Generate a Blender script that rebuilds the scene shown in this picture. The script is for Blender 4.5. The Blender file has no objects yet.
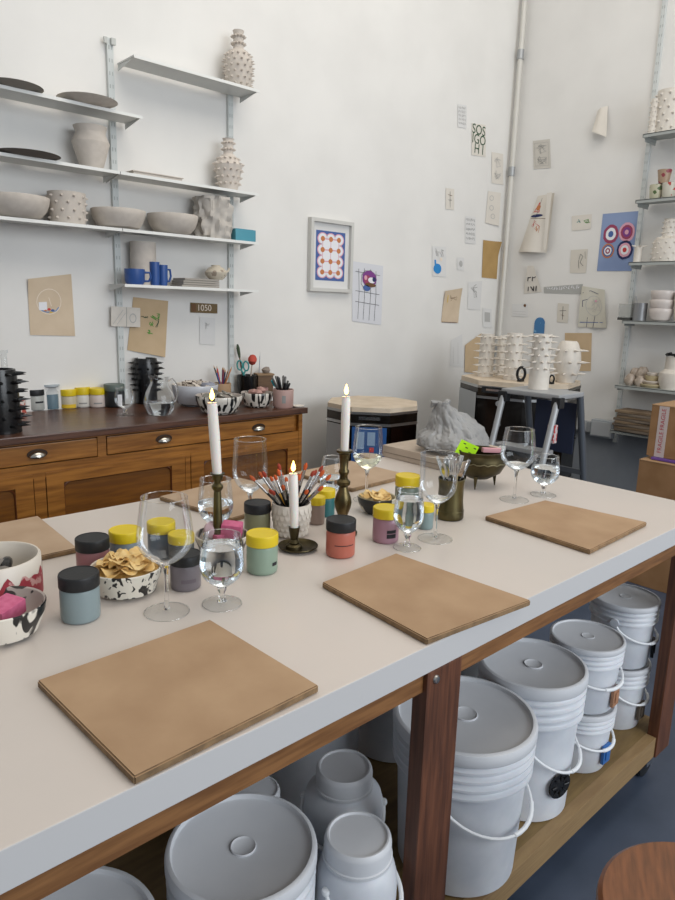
import bpy, bmesh, math, random
from mathutils import Vector, Matrix, noise
random.seed(7)
C = bpy.context.scene.collection
PI = math.pi
# ------------------------------------------------------------------ camera
CAM = Vector((0, 0, 1.49))
YAW, PIT, ROLL, F = 0.746799, 0.2079115, -0.02842869, 681.96
fw = Vector((math.sin(YAW)*math.cos(PIT), math.cos(YAW)*math.cos(PIT), -math.sin(PIT)))
rt = Vector((math.cos(YAW), -math.sin(YAW), 0))
dn = fw.cross(rt)
rt2 = math.cos(ROLL)*rt + math.sin(ROLL)*dn
dn2 = -math.sin(ROLL)*rt + math.cos(ROLL)*dn
cd = bpy.data.cameras.new('camera'); cam = bpy.data.objects.new('camera', cd); C.objects.link(cam)
cd.sensor_fit = 'VERTICAL'; cd.sensor_height = 36; cd.lens = F/900*36; cd.clip_start = .02
cam.matrix_world = Matrix(((rt2.x, -dn2.x, -fw.x, CAM.x), (rt2.y, -dn2.y, -fw.y, CAM.y), (rt2.z, -dn2.z, -fw.z, CAM.z), (0, 0, 0, 1)))
bpy.context.scene.camera = cam
# survey helpers: turn measurements into real positions on the real planes
def ray(x, y): return rt2*((x-337.5)/F) + dn2*((y-450)/F) + fw
def on_z(x, y, z): d = ray(x, y); return CAM + d*((z-CAM.z)/d.z)
def on_y(x, y, Y): d = ray(x, y); return CAM + d*(Y/d.y)
def on_x(x, y, X): d = ray(x, y); return CAM + d*(X/d.x)
def proj(p):
    v = Vector(p)-CAM; k = v.dot(fw); return (337.5+F*v.dot(rt2)/k, 450+F*v.dot(dn2)/k)
def depth(p): return (Vector(p)-CAM).dot(fw)
def zof(x, y, py):
    a, b = 0.0, 3.5
    for _ in range(40):
        m = (a+b)/2
        if proj((x, y, m))[1] > py: a = m
        else: b = m
    return (a+b)/2
def stand(px, yb, w, z):      # a round thing of apparent width w whose near base edge is seen at (px, yb) on height z
    p = on_z(px, yb, z); r = w/2/F*depth(p)
    d = Vector((p.x, p.y, 0)).normalized()
    r = w/2/F*depth(p+d*r); c = p+d*r
    return c.x, c.y, r
FL = .13; TZ = 0.95; WY = 3.0; WX = 4.37
# ------------------------------------------------------------------ materials
MATS = {}
def srgb(c):
    if isinstance(c, str):
        c = tuple(int(c[i:i+2], 16)/255 for i in (0, 2, 4))
    return tuple((v/12.92 if v <= .04045 else ((v+.055)/1.055)**2.4) for v in c)
def mat(name, col, rough=.5, metal=0, **k):
    if name in MATS: return MATS[name]
    m = bpy.data.materials.new(name); m.use_nodes = True; MATS[name] = m
    nt = m.node_tree; N = nt.nodes; L = nt.links; b = N['Principled BSDF']
    c1 = (*srgb(col), 1)
    b.inputs['Base Color'].default_value = c1; b.inputs['Roughness'].default_value = rough; b.inputs['Metallic'].default_value = metal
    if 'coat' in k: b.inputs['Coat Weight'].default_value = k['coat']; b.inputs['Coat Roughness'].default_value = .15
    if 'emit' in k: b.inputs['Emission Color'].default_value = (*srgb(k.get('ecol', col)), 1); b.inputs['Emission Strength'].default_value = k['emit']
    if 'trans' in k: b.inputs['Transmission Weight'].default_value = k['trans']; b.inputs['IOR'].default_value = k.get('ior', 1.45)
    if 'sss' in k: b.inputs['Subsurface Weight'].default_value = k['sss']; b.inputs['Subsurface Scale'].default_value = .01
    if 'alpha' in k: b.inputs['Alpha'].default_value = k['alpha']
    tc = N.new('ShaderNodeTexCoord'); mp = N.new('ShaderNodeMapping'); L.new(tc.outputs['Object'], mp.inputs[0])
    mp.inputs['Scale'].default_value = k.get('scale', (1, 1, 1))
    no = N.new('ShaderNodeTexNoise'); L.new(mp.outputs[0], no.inputs['Vector'])
    no.inputs['Scale'].default_value = k.get('ns', 30); no.inputs['Detail'].default_value = k.get('nd', 5); no.inputs['Distortion'].default_value = k.get('dist', 0)
    if 'col2' in k:
        r = N.new('ShaderNodeValToRGB'); L.new(no.outputs[0], r.inputs[0]); L.new(r.outputs[0], b.inputs['Base Color'])
        lo, hi = k.get('band', (.35, .65))
        r.color_ramp.elements[0].position = lo; r.color_ramp.elements[1].position = hi
        r.color_ramp.elements[0].color = c1; r.color_ramp.elements[1].color = (*srgb(k['col2']), 1)
    if 'bump' in k:
        bp = N.new('ShaderNodeBump'); bp.inputs['Strength'].default_value = k['bump']; bp.inputs['Distance'].default_value = k.get('bd', .002)
        L.new(no.outputs[0], bp.inputs['Height']); L.new(bp.outputs[0], b.inputs['Normal'])
    return m
def thin_glass(name, tint=(.95, .96, .96), k=.55):
    m = bpy.data.materials.new(name); m.use_nodes = True; nt = m.node_tree; N = nt.nodes; L = nt.links; N.clear()
    o = N.new('ShaderNodeOutputMaterial'); mx = N.new('ShaderNodeMixShader'); t = N.new('ShaderNodeBsdfTransparent'); g = N.new('ShaderNodeBsdfGlossy')
    lw = N.new('ShaderNodeLayerWeight'); lw.inputs[0].default_value = k; mt = N.new('ShaderNodeMath'); mt.operation = 'MULTIPLY_ADD'
    mt.inputs[1].default_value = .42; mt.inputs[2].default_value = .02
    L.new(lw.outputs['Fresnel'], mt.inputs[0]); L.new(mt.outputs[0], mx.inputs[0]); L.new(t.outputs[0], mx.inputs[1]); L.new(g.outputs[0], mx.inputs[2]); L.new(mx.outputs[0], o.inputs[0])
    # the wall of the vessel is seen edge-on near its outline and darkens there
    rp = N.new('ShaderNodeValToRGB'); L.new(lw.outputs['Facing'], rp.inputs[0]); L.new(rp.outputs[0], t.inputs[0])
    rp.color_ramp.elements[0].position = .72; rp.color_ramp.elements[0].color = (*tint, 1)
    rp.color_ramp.elements[1].position = 1; rp.color_ramp.elements[1].color = (.34, .35, .34, 1)
    g.inputs['Roughness'].default_value = .02; g.inputs['Color'].default_value = (.95, .97, 1, 1)
    MATS[name] = m; return m
GL = thin_glass('clear_glass', k=.25)
GLS = mat('solid_glass', 'ffffff', .0, trans=1, ior=1.45)
WATER = mat('water', 'f6fbff', .0, trans=1, ior=1.33)
WINE = mat('pale_wine', 'f4f2dc', .0, trans=1, ior=1.33)
WALL = mat('white_plaster', 'e3e1dd', .85, ns=3, col2='dddbd7', bump=.15, bd=.004)
LOWER_GREY = mat('lower_wall_grey', '969ca4', .7, ns=4, col2='8a9098')
FLOOR = mat('blue_grey_floor_paint', '3c4656', .45, ns=6, col2='465062', bump=.1)
LAM = mat('white_laminate', 'd0c6be', .4, ns=2.5, col2='cac2bb', coat=.12)
LAME = mat('white_laminate_edge', 'c4c3c3', .5)
APR = mat('oiled_pine', '8a6038', .5, scale=(1.5, 18, 18), ns=7, col2='6e4826', bump=.15)
LEG = mat('red_brown_timber', '6a402a', .5, scale=(24, 24, 1.5), ns=5, col2='4a2a1a', bump=.15)
PLY = mat('pale_plywood', '80683f', .6, scale=(1.5, 10, 40), ns=6, col2='6c5632', bump=.1)
OAKT = mat('dark_oiled_top', '5c3a28', .38, scale=(1.5, 22, 22), ns=5, col2='3e2519', bump=.12, coat=.2)
OAK = mat('orange_pine', 'a86e2a', .42, scale=(1.2, 20, 16), ns=5, col2='7e4c12', bump=.1, coat=.15)
OAKP = mat('orange_pine_panel', '84500f', .42, scale=(1.2, 16, 14), ns=5, col2='6a3e0a', bump=.1, coat=.15)
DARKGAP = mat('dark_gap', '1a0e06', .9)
BOARD = mat('tan_board', '9e7f60', .72, ns=9, nd=8, col2='b09272', bump=.2, band=(.3, .7))
BOARDE = mat('board_edge', '8f7352', .8, ns=60, col2='6f5940')
BOARD2 = mat('dusty_tan_board', 'a88e74', .7, ns=9, nd=8, col2='b59c82')
STEEL = mat('brushed_steel', 'b4b4b2', .28, 1, scale=(1, 1, 12), ns=20, bump=.05)
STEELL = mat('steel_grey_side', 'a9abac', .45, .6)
KDARK = mat('dark_reflecting_steel', '2a2623', .12, .9, ns=5, col2='4a443e', dist=1.5)  # polished steel; the dark surroundings it mirrors are painted into the colour
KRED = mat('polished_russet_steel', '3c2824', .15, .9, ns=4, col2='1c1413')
FIRE = mat('cream_firebrick', 'cfc0ac', .9, ns=14, col2='c2b29c', bump=.3)
CHROME = mat('chrome', 'd6d6d6', .15, 1)
PULL = mat('worn_nickel', 'b8b4ac', .25, 1)
PULLB = mat('dark_backplate', '3a2a20', .5, .5)
BISQ = mat('bisque_clay', 'c8bfb5', .85, ns=40, col2='c0b7ad', bump=.05)
BISQL = mat('pale_bisque', 'd0c7bd', .85, ns=40, col2='cac0b6', bump=.05)
PORC = mat('white_porcelain', 'd9d2c8', .5, ns=30, col2='d0c9be')
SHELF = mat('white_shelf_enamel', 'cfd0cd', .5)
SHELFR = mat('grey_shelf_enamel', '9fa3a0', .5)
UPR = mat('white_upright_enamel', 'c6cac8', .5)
BLK = mat('black_glaze', '0d0d0f', .25)
BLKM = mat('black_plastic', '17191c', .5, bump=.15, ns=200)
YEL = mat('yellow_plastic', 'd8be1c', .45)
PLA = mat('white_bucket_plastic', 'd8dbe0', .42, sss=.05, ns=8, col2='bfc4cc')
PLAL = mat('grey_white_lid_plastic', 'ced0d4', .45, ns=8, col2='c6c9ce')
WIRE = mat('white_handle_plastic', 'e2e5e8', .4)
BRASS = mat('aged_brass', '766848', .35, 1, ns=25, col2='4c4430')
BRONZE = mat('dark_bronze', '5a5138', .4, .9, ns=20, col2='3a3424')
OLBR = mat('olive_brass', '6c6444', .35, .9, ns=12, col2='4a4430')
CANDLE = mat('white_wax', 'e6e2dc', .5, sss=.3)
FLAME = mat('candle_flame', 'ffd070', .5, emit=9, ecol='ffc860')
FLAMEB = mat('flame_tip', 'ffa030', .5, emit=5, ecol='ff9028')
WICK = mat('burnt_wick', '1c1814', .9)
PINK = mat('pink_sponge', 'c8688a', .9, ns=90, col2='bc587c', bump=.3)
def splotch(name, a, b, sc, ns, th, dist=1.5):
    return mat(name, a, .3, scale=sc, ns=ns, nd=2, dist=dist, col2=b, band=(th, th+.025), coat=.3)
SPL1 = splotch('black_splatter_glaze', 'ded9cc', '121214', (1, 1, .75), 62, .55, 1.2)
SPL2 = splotch('black_brush_glaze', '141416', 'dcd6ca', (1, 1, .35), 42, .46, .8)
SPL3 = splotch('black_drip_glaze', 'e2dcd0', '141416', (1, 1, .55), 22, .55, 1.0)
SPIN = splotch('grey_inside_glaze', 'b4aaa2', '3a3836', (1, 1, 1), 18, .6)
KRAFT = mat('kraft_paper', 'c9b08e', .85, ns=8, col2='bfa684')
KRAFTP = mat('pale_kraft_paper', 'd2bfa6', .85, ns=8, col2='c9b59b')
KRAFTD = mat('brown_kraft_paper', 'b3935f', .85, ns=8, col2='a88856')
PAPER = mat('white_paper', 'd9d8d6', .8)
PAPERW = mat('warm_white_paper', 'd8d2c8', .8)
CARD = mat('cardboard', '9a7450', .85, ns=10, col2='8c6844')
CARDL = mat('cardboard_flap', 'a88662', .85)
INK = {k: mat('ink_'+k, v, .8) for k, v in dict(black='26262a', grey='8e8e8c', lgrey='b2b1ae', blue='47629c', sky='2a86c8', red='c23a3a', orange='c07a4c', green='5c9440', dgreen='35523a', purple='7c3f86', pink='d8a0b0', yellow='d8b42c', navy='27305c', teal='5c9c96', crimson='96405e', brown='6a4a30', cream='e6d8c8', white='e4e4e8').items()}
# ------------------------------------------------------------------ mesh helpers
class MB:
    def __init__(s): s.b = bmesh.new(); s.mi = 0
    def face(s, vs):
        try:
            f = s.b.faces.new(vs); f.material_index = s.mi; return f
        except ValueError: return None
    def poly(s, pts): s.face([s.b.verts.new(p) for p in pts]); return s
    def box(s, x0, x1, y0, y1, z0, z1, bev=0, M=None):
        vs = [s.b.verts.new((x, y, z)) for x in (x0, x1) for y in (y0, y1) for z in (z0, z1)]
        fs = [s.face([vs[i] for i in q]) for q in ((0, 1, 3, 2), (4, 6, 7, 5), (0, 4, 5, 1), (2, 3, 7, 6), (0, 2, 6, 4), (1, 5, 7, 3))]
        if bev:
            es = list({e for f in fs for e in f.edges})
            r = bmesh.ops.bevel(s.b, geom=es, offset=bev, segments=2, affect='EDGES', profile=.7)
            nv = {v for f in r['faces'] for v in f.verts} | {v for v in vs if v.is_valid}
            for f in r['faces']: f.material_index = s.mi
            vs = [v for v in nv if v.is_valid]
        if M is not None:
            for v in vs: v.co = M @ v.co
        return s
    def lathe(s, prof, seg=32, c=(0, 0, 0), M=None, wob=None):
        rings = []
        for (r, z) in prof:
            if r < 1e-6:
                rings.append([s.b.verts.new((c[0], c[1], c[2]+z))])
            else:
                rings.append([s.b.verts.new((c[0]+r*math.cos(2*PI*i/seg), c[1]+r*math.sin(2*PI*i/seg), c[2]+z)) for i in range(seg)])
        for a, b in zip(rings, rings[1:]):
            for i in range(seg):
                j = (i+1) % seg
                if len(a) == 1 and len(b) == 1: continue
                if len(a) == 1: s.face([a[0], b[j], b[i]])
                elif len(b) == 1: s.face([a[i], a[j], b[0]])
                else: s.face([a[i], a[j], b[j], b[i]])
        vs = [v for r in rings for v in r]
        if wob:
            for v in vs: v.co = wob(v.co)
        if M is not None:
            for v in vs: v.co = M @ v.co
        return s
    def tube(s, pts, r, seg=8, closed=False, cap=True):
        pts = [Vector(p) for p in pts]; n = len(pts); rings = []
        rr = r if isinstance(r, (list, tuple)) else [r]*n
        ref = None
        for i, p in enumerate(pts):
            if closed: t = pts[(i+1) % n]-pts[i-1]
            else: t = pts[min(i+1, n-1)]-pts[max(i-1, 0)]
            t.normalize()
            if ref is None: ref = t.orthogonal().normalized()
            u = (ref - t*ref.dot(t))
            if u.length < 1e-6: u = t.orthogonal()
            u.normalize(); ref = u; w = t.cross(u)
            rings.append([s.b.verts.new(p+(u*math.cos(2*PI*k/seg)+w*math.sin(2*PI*k/seg))*rr[i]) for k in range(seg)])
        prs = list(zip(rings, rings[1:])) + ([(rings[-1], rings[0])] if closed else [])
        for a, b in prs:
            for k in range(seg): s.face([a[k], a[(k+1) % seg], b[(k+1) % seg], b[k]])
        if cap and not closed: s.face(rings[0][::-1]); s.face(rings[-1])
        return s
    def prism(s, pts, z0, z1):
        a = [s.b.verts.new((p[0], p[1], z0)) for p in pts]; b = [s.b.verts.new((p[0], p[1], z1)) for p in pts]
        s.face(a[::-1]); s.face(b)
        for i in range(len(a)): j = (i+1) % len(a); s.face([a[i], a[j], b[j], b[i]])
        return s
    def cone(s, p, d, l, r, seg=6, tip=.0):
        p = Vector(p); d = Vector(d).normalized(); return s.tube([p, p+d*l*.55, p+d*l], [r, r*.62, max(tip, r*.12)], seg)
    def move(s, M):
        for v in s.b.verts: v.co = M @ v.co
        return s
    def mesh(s, name):
        bmesh.ops.recalc_face_normals(s.b, faces=s.b.faces) if not getattr(s, 'norec', False) else None
        me = bpy.data.meshes.new(name); s.b.to_mesh(me); s.b.free(); return me
def obj(name, mb, m, parent=None, smooth=True, loc=None, label=None):
    me = mb if isinstance(mb, bpy.types.Mesh) else mb.mesh(name)
    for x in (m if isinstance(m, (list, tuple)) else [m]):
        if not isinstance(mb, bpy.types.Mesh): me.materials.append(x)
    if smooth:
        me.shade_smooth()
        try: me.set_sharp_from_angle(angle=math.radians(38))
        except Exception: pass
    o = bpy.data.objects.new(name, me); C.objects.link(o)
    if parent: o.parent = parent
    if loc is not None: o.location = loc
    if label: o['label'] = label
    return o
def tag(o, label, cat, group=None):
    o['label'] = label; o['category'] = cat
    if group: o['group'] = group
    return o
def thing(name, label, cat, loc=(0, 0, 0), rz=0, group=None):
    o = bpy.data.objects.new(name, None); C.objects.link(o); o.empty_display_size = .02
    o.location = loc; o.rotation_euler = (0, 0, rz); return tag(o, label, cat, group)
def struct(name, mb, m, parent=None, smooth=False):
    o = obj(name, mb, m, parent, smooth); 
    if not parent: o['kind'] = 'structure'
    return o
def dup(root, loc, rz=None, label=None, group=None):
    r = root.copy(); C.objects.link(r); r.location = loc
    if rz is not None: r.rotation_euler = (0, 0, rz)
    if label: r['label'] = label
    if group: r['group'] = group
    for ch in list(root.children):
        c = ch.copy(); C.objects.link(c); c.parent = r
        for g in ch.children:
            d = g.copy(); C.objects.link(d); d.parent = c
    return r
def text_into(mb, s, size, M, mi=0):
    cu = bpy.data.curves.new('t', 'FONT'); cu.body = s; cu.size = size; cu.align_x = 'CENTER'; cu.align_y = 'CENTER'
    o = bpy.data.objects.new('t', cu); C.objects.link(o)
    dg = bpy.context.evaluated_depsgraph_get(); me = o.evaluated_get(dg).to_mesh()
    vs = [mb.b.verts.new(M @ v.co) for v in me.vertices]
    mb.mi = mi
    for p in me.polygons: mb.face([vs[i] for i in p.vertices])
    o.evaluated_get(dg).to_mesh_clear(); bpy.data.objects.remove(o); bpy.data.curves.remove(cu)
def octa(r, a0=PI/8, n=8): return [(r*math.cos(a0+2*PI*i/n), r*math.sin(a0+2*PI*i/n)) for i in range(n)]
# ------------------------------------------------------------------ setting
struct('floor', MB().box(-3, 5.2, -2.5, 3.6, FL-.05, FL), FLOOR)
struct('wall_back', MB().box(-3, WX+.1, WY, WY+.1, FL, 4.6), WALL)
struct('wall_right', MB().box(WX, WX+.1, -2.5, WY, FL, 4.6), WALL)
struct('trim_1', MB().box(WX-.004, WX, -2.5, WY, FL, .73), LOWER_GREY)  # right wall is darker grey below the trunking
# corner conduit
t = thing('conduit_pipe', 'white metal conduit pipe running up the corner of the two walls', 'pipe', (WX-.04, WY-.045, 0))
obj('tube', MB().tube([(0, 0, FL+.0005), (0, 0, 4.5)], .017, 14), mat('pipe_enamel', 'cfccc4', .35), t)
for z in (1.2, 2.45, 3.2):
    obj('coupling', MB().tube([(0, 0, z-.03), (0, 0, z+.03)], .023, 14), STEELL, t)
t = thing('cable_trunking', 'grey cable trunking running low along the right wall', 'trunking', (WX-.001, 0, 0))
obj('duct', MB().box(-.05, 0, 2.17, 2.98, .705, .775, .004), mat('grey_duct', '9a9ea2', .5), t, False)
obj('socket_plate', MB().box(-.056, -.048, 2.2, 2.34, .712, .768, .003), mat('grey_plate', 'b4b6b8', .5), t, False)
t = thing('socket_box', 'pale grey surface-mounted socket box beside the board stack', 'socket', (WX-.001, 2.09, .74))
obj('box_body', MB().box(-.06, 0, -.075, .075, -.055, .06, .006), mat('pale_grey_plastic', 'aab0b6', .4), t, False)
obj('faceplate', MB().box(-.066, -.059, -.065, .065, -.045, .05, .003), mat('socket_face', 'c0c4c8', .4), t, False)

# ------------------------------------------------------------------ work table
t = thing('work_table', 'long white-topped timber work table on casters in the foreground', 'table', (0, 0, 0))
TX0, TX1, TY0, TY1 = -.62, 2.08, .646, 1.69
obj('tabletop', MB().box(TX0, TX1, TY0+.001, TY1-.001, TZ-.02, TZ, .001), LAM, t, False)
eb = MB(); eb.box(TX0, TX1, TY0, TY0+.02, TZ-.05, TZ-.0006, .001); eb.box(TX0, TX1, TY1-.02, TY1, TZ-.05, TZ-.0006)
eb.box(TX1-.02, TX1+.001, TY0, TY1, TZ-.05, TZ-.0006); eb.box(TX0-.001, TX0+.02, TY0, TY1, TZ-.05, TZ-.0006)
obj('edge_band', eb, LAME, t, False)
for y0, y1 in ((TY0+.008, TY0+.045), (TY1-.045, TY1-.008)):
    obj('rail', MB().box(TX0+.03, TX1-.02, y0, y1, TZ-.088, TZ-.05), APR, t, False)
obj('rail', MB().box(TX1-.06, TX1-.02, TY0+.045, TY1-.045, TZ-.088, TZ-.05), APR, t, False)
for lx in (-.32, .815, 1.885):
    for y0, y1 in ((TY0-.001, TY0+.03), (TY1-.04, TY1)):
        lg = obj('leg', MB().box(lx, lx+.092, y0, y1, .235, TZ-.05, .002), LEG, t, False)
        if y0 < 1 and lx > 0:
            obj('bolt_head', MB().lathe([(0, .004), (.006, .003), (.008, 0), (.008, -.002)], 12, M=Matrix.Translation((lx+.022, y0-.001, TZ-.068)) @ Matrix.Rotation(PI/2, 4, 'X')), STEEL, lg)
obj('lower_shelf', MB().box(-.6, 1.977, TY0+.032, 1.6, .27, .298), PLY, t, False)
obj('shelf_rail', MB().box(-.6, 1.977, TY0-.002+.034, TY0+.06, .236, .2695), PLY, t, False)
obj('shelf_edge', MB().box(.9075, 1.8845, TY0+.004, TY0+.032, .236, .2985, .001).box(-.225, .8145, TY0+.004, TY0+.032, .236, .2985, .001), mat('plywood_lit_edge', '947a54', .6, scale=(1.5, 10, 40), ns=6, col2='846a48'), t, False)  # lighter copy of the shelf plywood; light on the front face put into its colour
for cx, cy in ((1.935, TY0+.05), (1.935, 1.55), (-.27, TY0+.05), (-.27, 1.55)):
    k = obj('caster', MB().box(cx-.03, cx+.03, cy-.03, cy+.03, .226, .232).box(cx-.02, cx+.02, cy-.020, cy-.016, FL+.04, .227).box(cx-.02, cx+.02, cy+.016, cy+.020, FL+.04, .227), CHROME, t, False)
    obj('wheel', MB().lathe([(0, -.014), (.03, -.014), (.042, -.01), (.042, .01), (.03, .014), (0, .014)], 24, M=Matrix.Translation((cx, cy, FL+.0425)) @ Matrix.Rotation(PI/2, 4, 'X')), BLKM, k)

# work boards
def board(cs, label, m, z=TZ, th=.012, grp='tan work boards laid out on the white table'):
    c = sum((Vector(p) for p in cs), Vector((0, 0, 0)))/4
    mb = MB(); mb.prism([(p[0]-c.x, p[1]-c.y) for p in cs], .0003, th)
    es = list(mb.b.edges); bmesh.ops.bevel(mb.b, geom=es, offset=.002, segments=2, affect='EDGES')
    o = obj('work_board', mb, [m, BOARDE], None, False, (c.x, c.y, z))
    for f in o.data.polygons:
        if abs(f.normal.z) < .5: f.material_index = 1
    return tag(o, label, 'board', grp)
def B(*px): return [on_z(x, y, TZ+.012) for x, y in px]
board(B((37, 680), (134, 777), (319, 685), (210, 619)), 'large tan square board nearest the camera at the front left of the table', BOARD)
board(B((322, 582), (427, 639), (531, 600), (396, 553)), 'tan square board in the middle of the table front, above the timber leg', BOARD)
board(B((485, 516), (590, 550), (647, 522), (545, 500)), 'tan square board at the far right end of the table', BOARD)
def rectc(cx, cy, w, h, a):
    a = math.radians(a); return [Vector((cx+x*math.cos(a)-y*math.sin(a), cy+x*math.sin(a)+y*math.cos(a), 0)) for x, y in ((-w/2, -h/2), (w/2, -h/2), (w/2, h/2), (-w/2, h/2))]
board([Vector((.25, 1.405, 0)), Vector((.542, 1.405, 0)), Vector((.556, 1.685, 0)), Vector((.25, 1.675, 0))], 'dusty tan board at the left back edge of the table beside the white pot', BOARD2)
board(rectc(1.045, 1.545, .30, .29, 9), 'dusty tan board behind the tall dark candlestick at the table back', BOARD2)
board(rectc(1.49, 1.54, .27, .26, 3), 'dusty tan board under the wine glass beside the brass candlestick', BOARD2)

# ------------------------------------------------------------------ glaze jars
def cam_ang(x, y): return math.atan2(-y, -x)
def patch(r, z0, z1, a0, a1, n=8):
    m = MB(); g = [[m.b.verts.new((r*math.cos(a0+(a1-a0)*i/n), r*math.sin(a0+(a1-a0)*i/n), z)) for i in range(n+1)] for z in (z0, z1)]
    for i in range(n): m.face([g[0][i], g[0][i+1], g[1][i+1], g[1][i]])
    return m
def jar(x, y, z, r, h, body, lid, label, group='plastic glaze jars on the white table', lab=None, lh=.28, name='glaze_jar'):
    t = thing(name, label, 'jar', (x, y, z), 0, group)
    hb = h*(1-lh)
    obj('jar_body', MB().lathe([(0, .0004), (r*.86, .0004), (r*.95, h*.04), (r*.97, h*.1), (r*.97, hb-h*.08), (r*.93, hb-h*.02), (r*.86, hb), (r*.86, hb+.002), (0, hb+.002)], 36), body, t)
    obj('lid', MB().lathe([(r*.88, hb-h*.005), (r*.99, hb), (r*1.0, hb+h*.01), (r*1.0, h*.965), (r*.985, h*.99), (r*.955, h), (r*.93, h), (r*.91, h*.988), (0, h*.988)], 36), lid, t)
    if lab:
        a = cam_ang(x, y)
        for (z0, z1, a0, a1, m) in lab: obj('jar_label', patch(r*.985, hb*z0, hb*z1, a+a0, a+a1), m, t)
    return t
def soft(c, k=.3, d=.93):
    v = [int(c[i:i+2], 16) for i in (0, 2, 4)]; g = sum(v)/3
    return ''.join('%02x' % int(max(0, min(255, (q*(1-k)+g*k)*d))) for q in v)
def jc(n, c): return mat('glaze_'+n, soft(c), .35, ns=15, bump=.05)
def TJ(px, yb, w, h, col, lid, label, **k):
    x, y, r = stand(px, yb, w, TZ); return jar(x, y, TZ, r, h, col, lid, label, **k)
def TT(px, yt, w, h, col, lid, label, **k):     # placed by the centre of its lid
    p = on_z(px, yt, TZ+h); r = w/2/F*depth(p); return jar(p.x, p.y, TZ, r, h, col, lid, label, **k)
LBL = INK['black']
H = .083
TJ(81.5, 626, 39, H, jc('teal_blue', '88a0a4'), BLKM, 'pale teal jar with black lid standing alone in front of the crisps bowl')
TT(92, 537, 33, H, jc('dusty_rose', 'b0686c'), BLKM, 'dusty rose jar with black lid behind the pale teal jar')
TT(125, 529, 32, H*.95, jc('slate_blue', '8294a0'), YEL, 'slate blue jar with yellow lid behind the crisps bowl')
TT(161, 521, 28, H*.95, jc('grey_blue', '5d7088'), YEL, 'grey blue jar with yellow lid, furthest back behind the large wine glass')
TT(181, 533, 26, H*.8, jc('lead_grey', '4c565c'), YEL, 'dark lead grey jar with yellow lid seen through the large wine glass')
TJ(186, 593, 31, H*.84, jc('mauve_grey', '857a82'), BLKM, 'mauve grey jar with black lid between two wine glasses', lab=[(.35, .5, -.3, .7, mat('faint_print', '70666e', .6))])
TJ(262, 577, 32, H, jc('sage_green', '8fae94'), YEL, 'sage green jar with yellow lid in front of the olive jar', lab=[(.32, .44, .7, 1.15, LBL)])
TT(257.5, 502, 27, H*.97, jc('olive', '8c8a5e'), BLKM, 'olive jar with black lid beside the white cup of brushes')
TJ(340, 560, 30, H, jc('coral', 'dc6248'), BLKM, 'coral red jar with black lid in front of the brass candlestick', lab=[(.5, .53, -.4, 1.0, LBL)])
TT(317, 496, 17, H*.86, jc('mocha', 'a58878'), YEL, 'mocha brown jar with yellow lid just right of the brush cup')
TT(326, 489, 19, H*.86, jc('deep_teal', '1f7f86'), YEL, 'deep teal jar with yellow lid behind the mocha brown jar')
TJ(385, 545, 27, H, jc('pink', 'b87e92'), YEL, 'pink jar with yellow lid and a black label beside a water goblet', lab=[(.45, .58, .1, .85, LBL), (.25, .42, .1, .85, LBL)])
TT(408, 475, 25, .1, jc('grey_green', '74897c'), YEL, 'tall grey green jar with yellow lid behind the pink jar')
TT(426, 504, 17, H*.75, jc('pale_teal', '7f9c9c'), YEL, 'small pale teal jar with yellow lid seen through a wine glass stem')

GLF = thin_glass('foot_glass', k=.15); GLF.node_tree.nodes['Color Ramp'].color_ramp.elements[1].color = (.80, .82, .82, 1)
# ------------------------------------------------------------------ glassware
def wine_glass(x, y, z, h, rb, rr, rf, fill, label, group='stemmed wine glasses on the white table', grpname='wine_glass', liquid=None):
    t = thing(grpname, label, 'glass', (x, y, z), 0, group)
    hs = h*.42                                      # where bowl starts
    def R(u):                                        # bowl radius by height fraction
        if u < .4: return rb*math.sin(PI/2*min(1, (u/.4)))**.62
        v = (u-.4)/.6; return rb+(rr-rb)*v**1.35
    us = [0.004, .02, .05, .1, .16, .24, .32, .4, .5, .6, .7, .8, .9, 1]
    obj('bowl', MB().lathe([(R(u), hs+(h-hs)*u) for u in us], 40), GL, t)
    obj('rim', MB().tube([(rr*math.cos(a*PI/20), rr*math.sin(a*PI/20), h) for a in range(40)], .0007, 6, True), GLS, t)
    obj('stem', MB().lathe([(0, .006), (.006, .006), (.0042, .014), (.0036, .03), (.0036, hs-.02), (.005, hs-.008), (.008, hs+.001), (0, hs+.002)], 16), GLS, t)
    obj('foot', MB().lathe([(rf, .0012), (rf*.6, .0028), (.008, .006), (0, .0062)], 40), GLF, t)
    obj('foot_rim', MB().tube([(rf*math.cos(a*PI/20), rf*math.sin(a*PI/20), .0012) for a in range(40)], .0009, 6, True), GLS, t)
    if fill > 0:
        liquid = liquid or (WINE if fill > .2 else WATER)
        ul = [u for u in us if u < fill]+[fill]
        obj('wine', MB().lathe([(0, hs+.004)]+[(max(R(u)-.0006, .0005), hs+(h-hs)*u+.0006) for u in ul]+[(0, hs+(h-hs)*fill+.0006)], 40), liquid or WINE, t)
    return t
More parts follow.
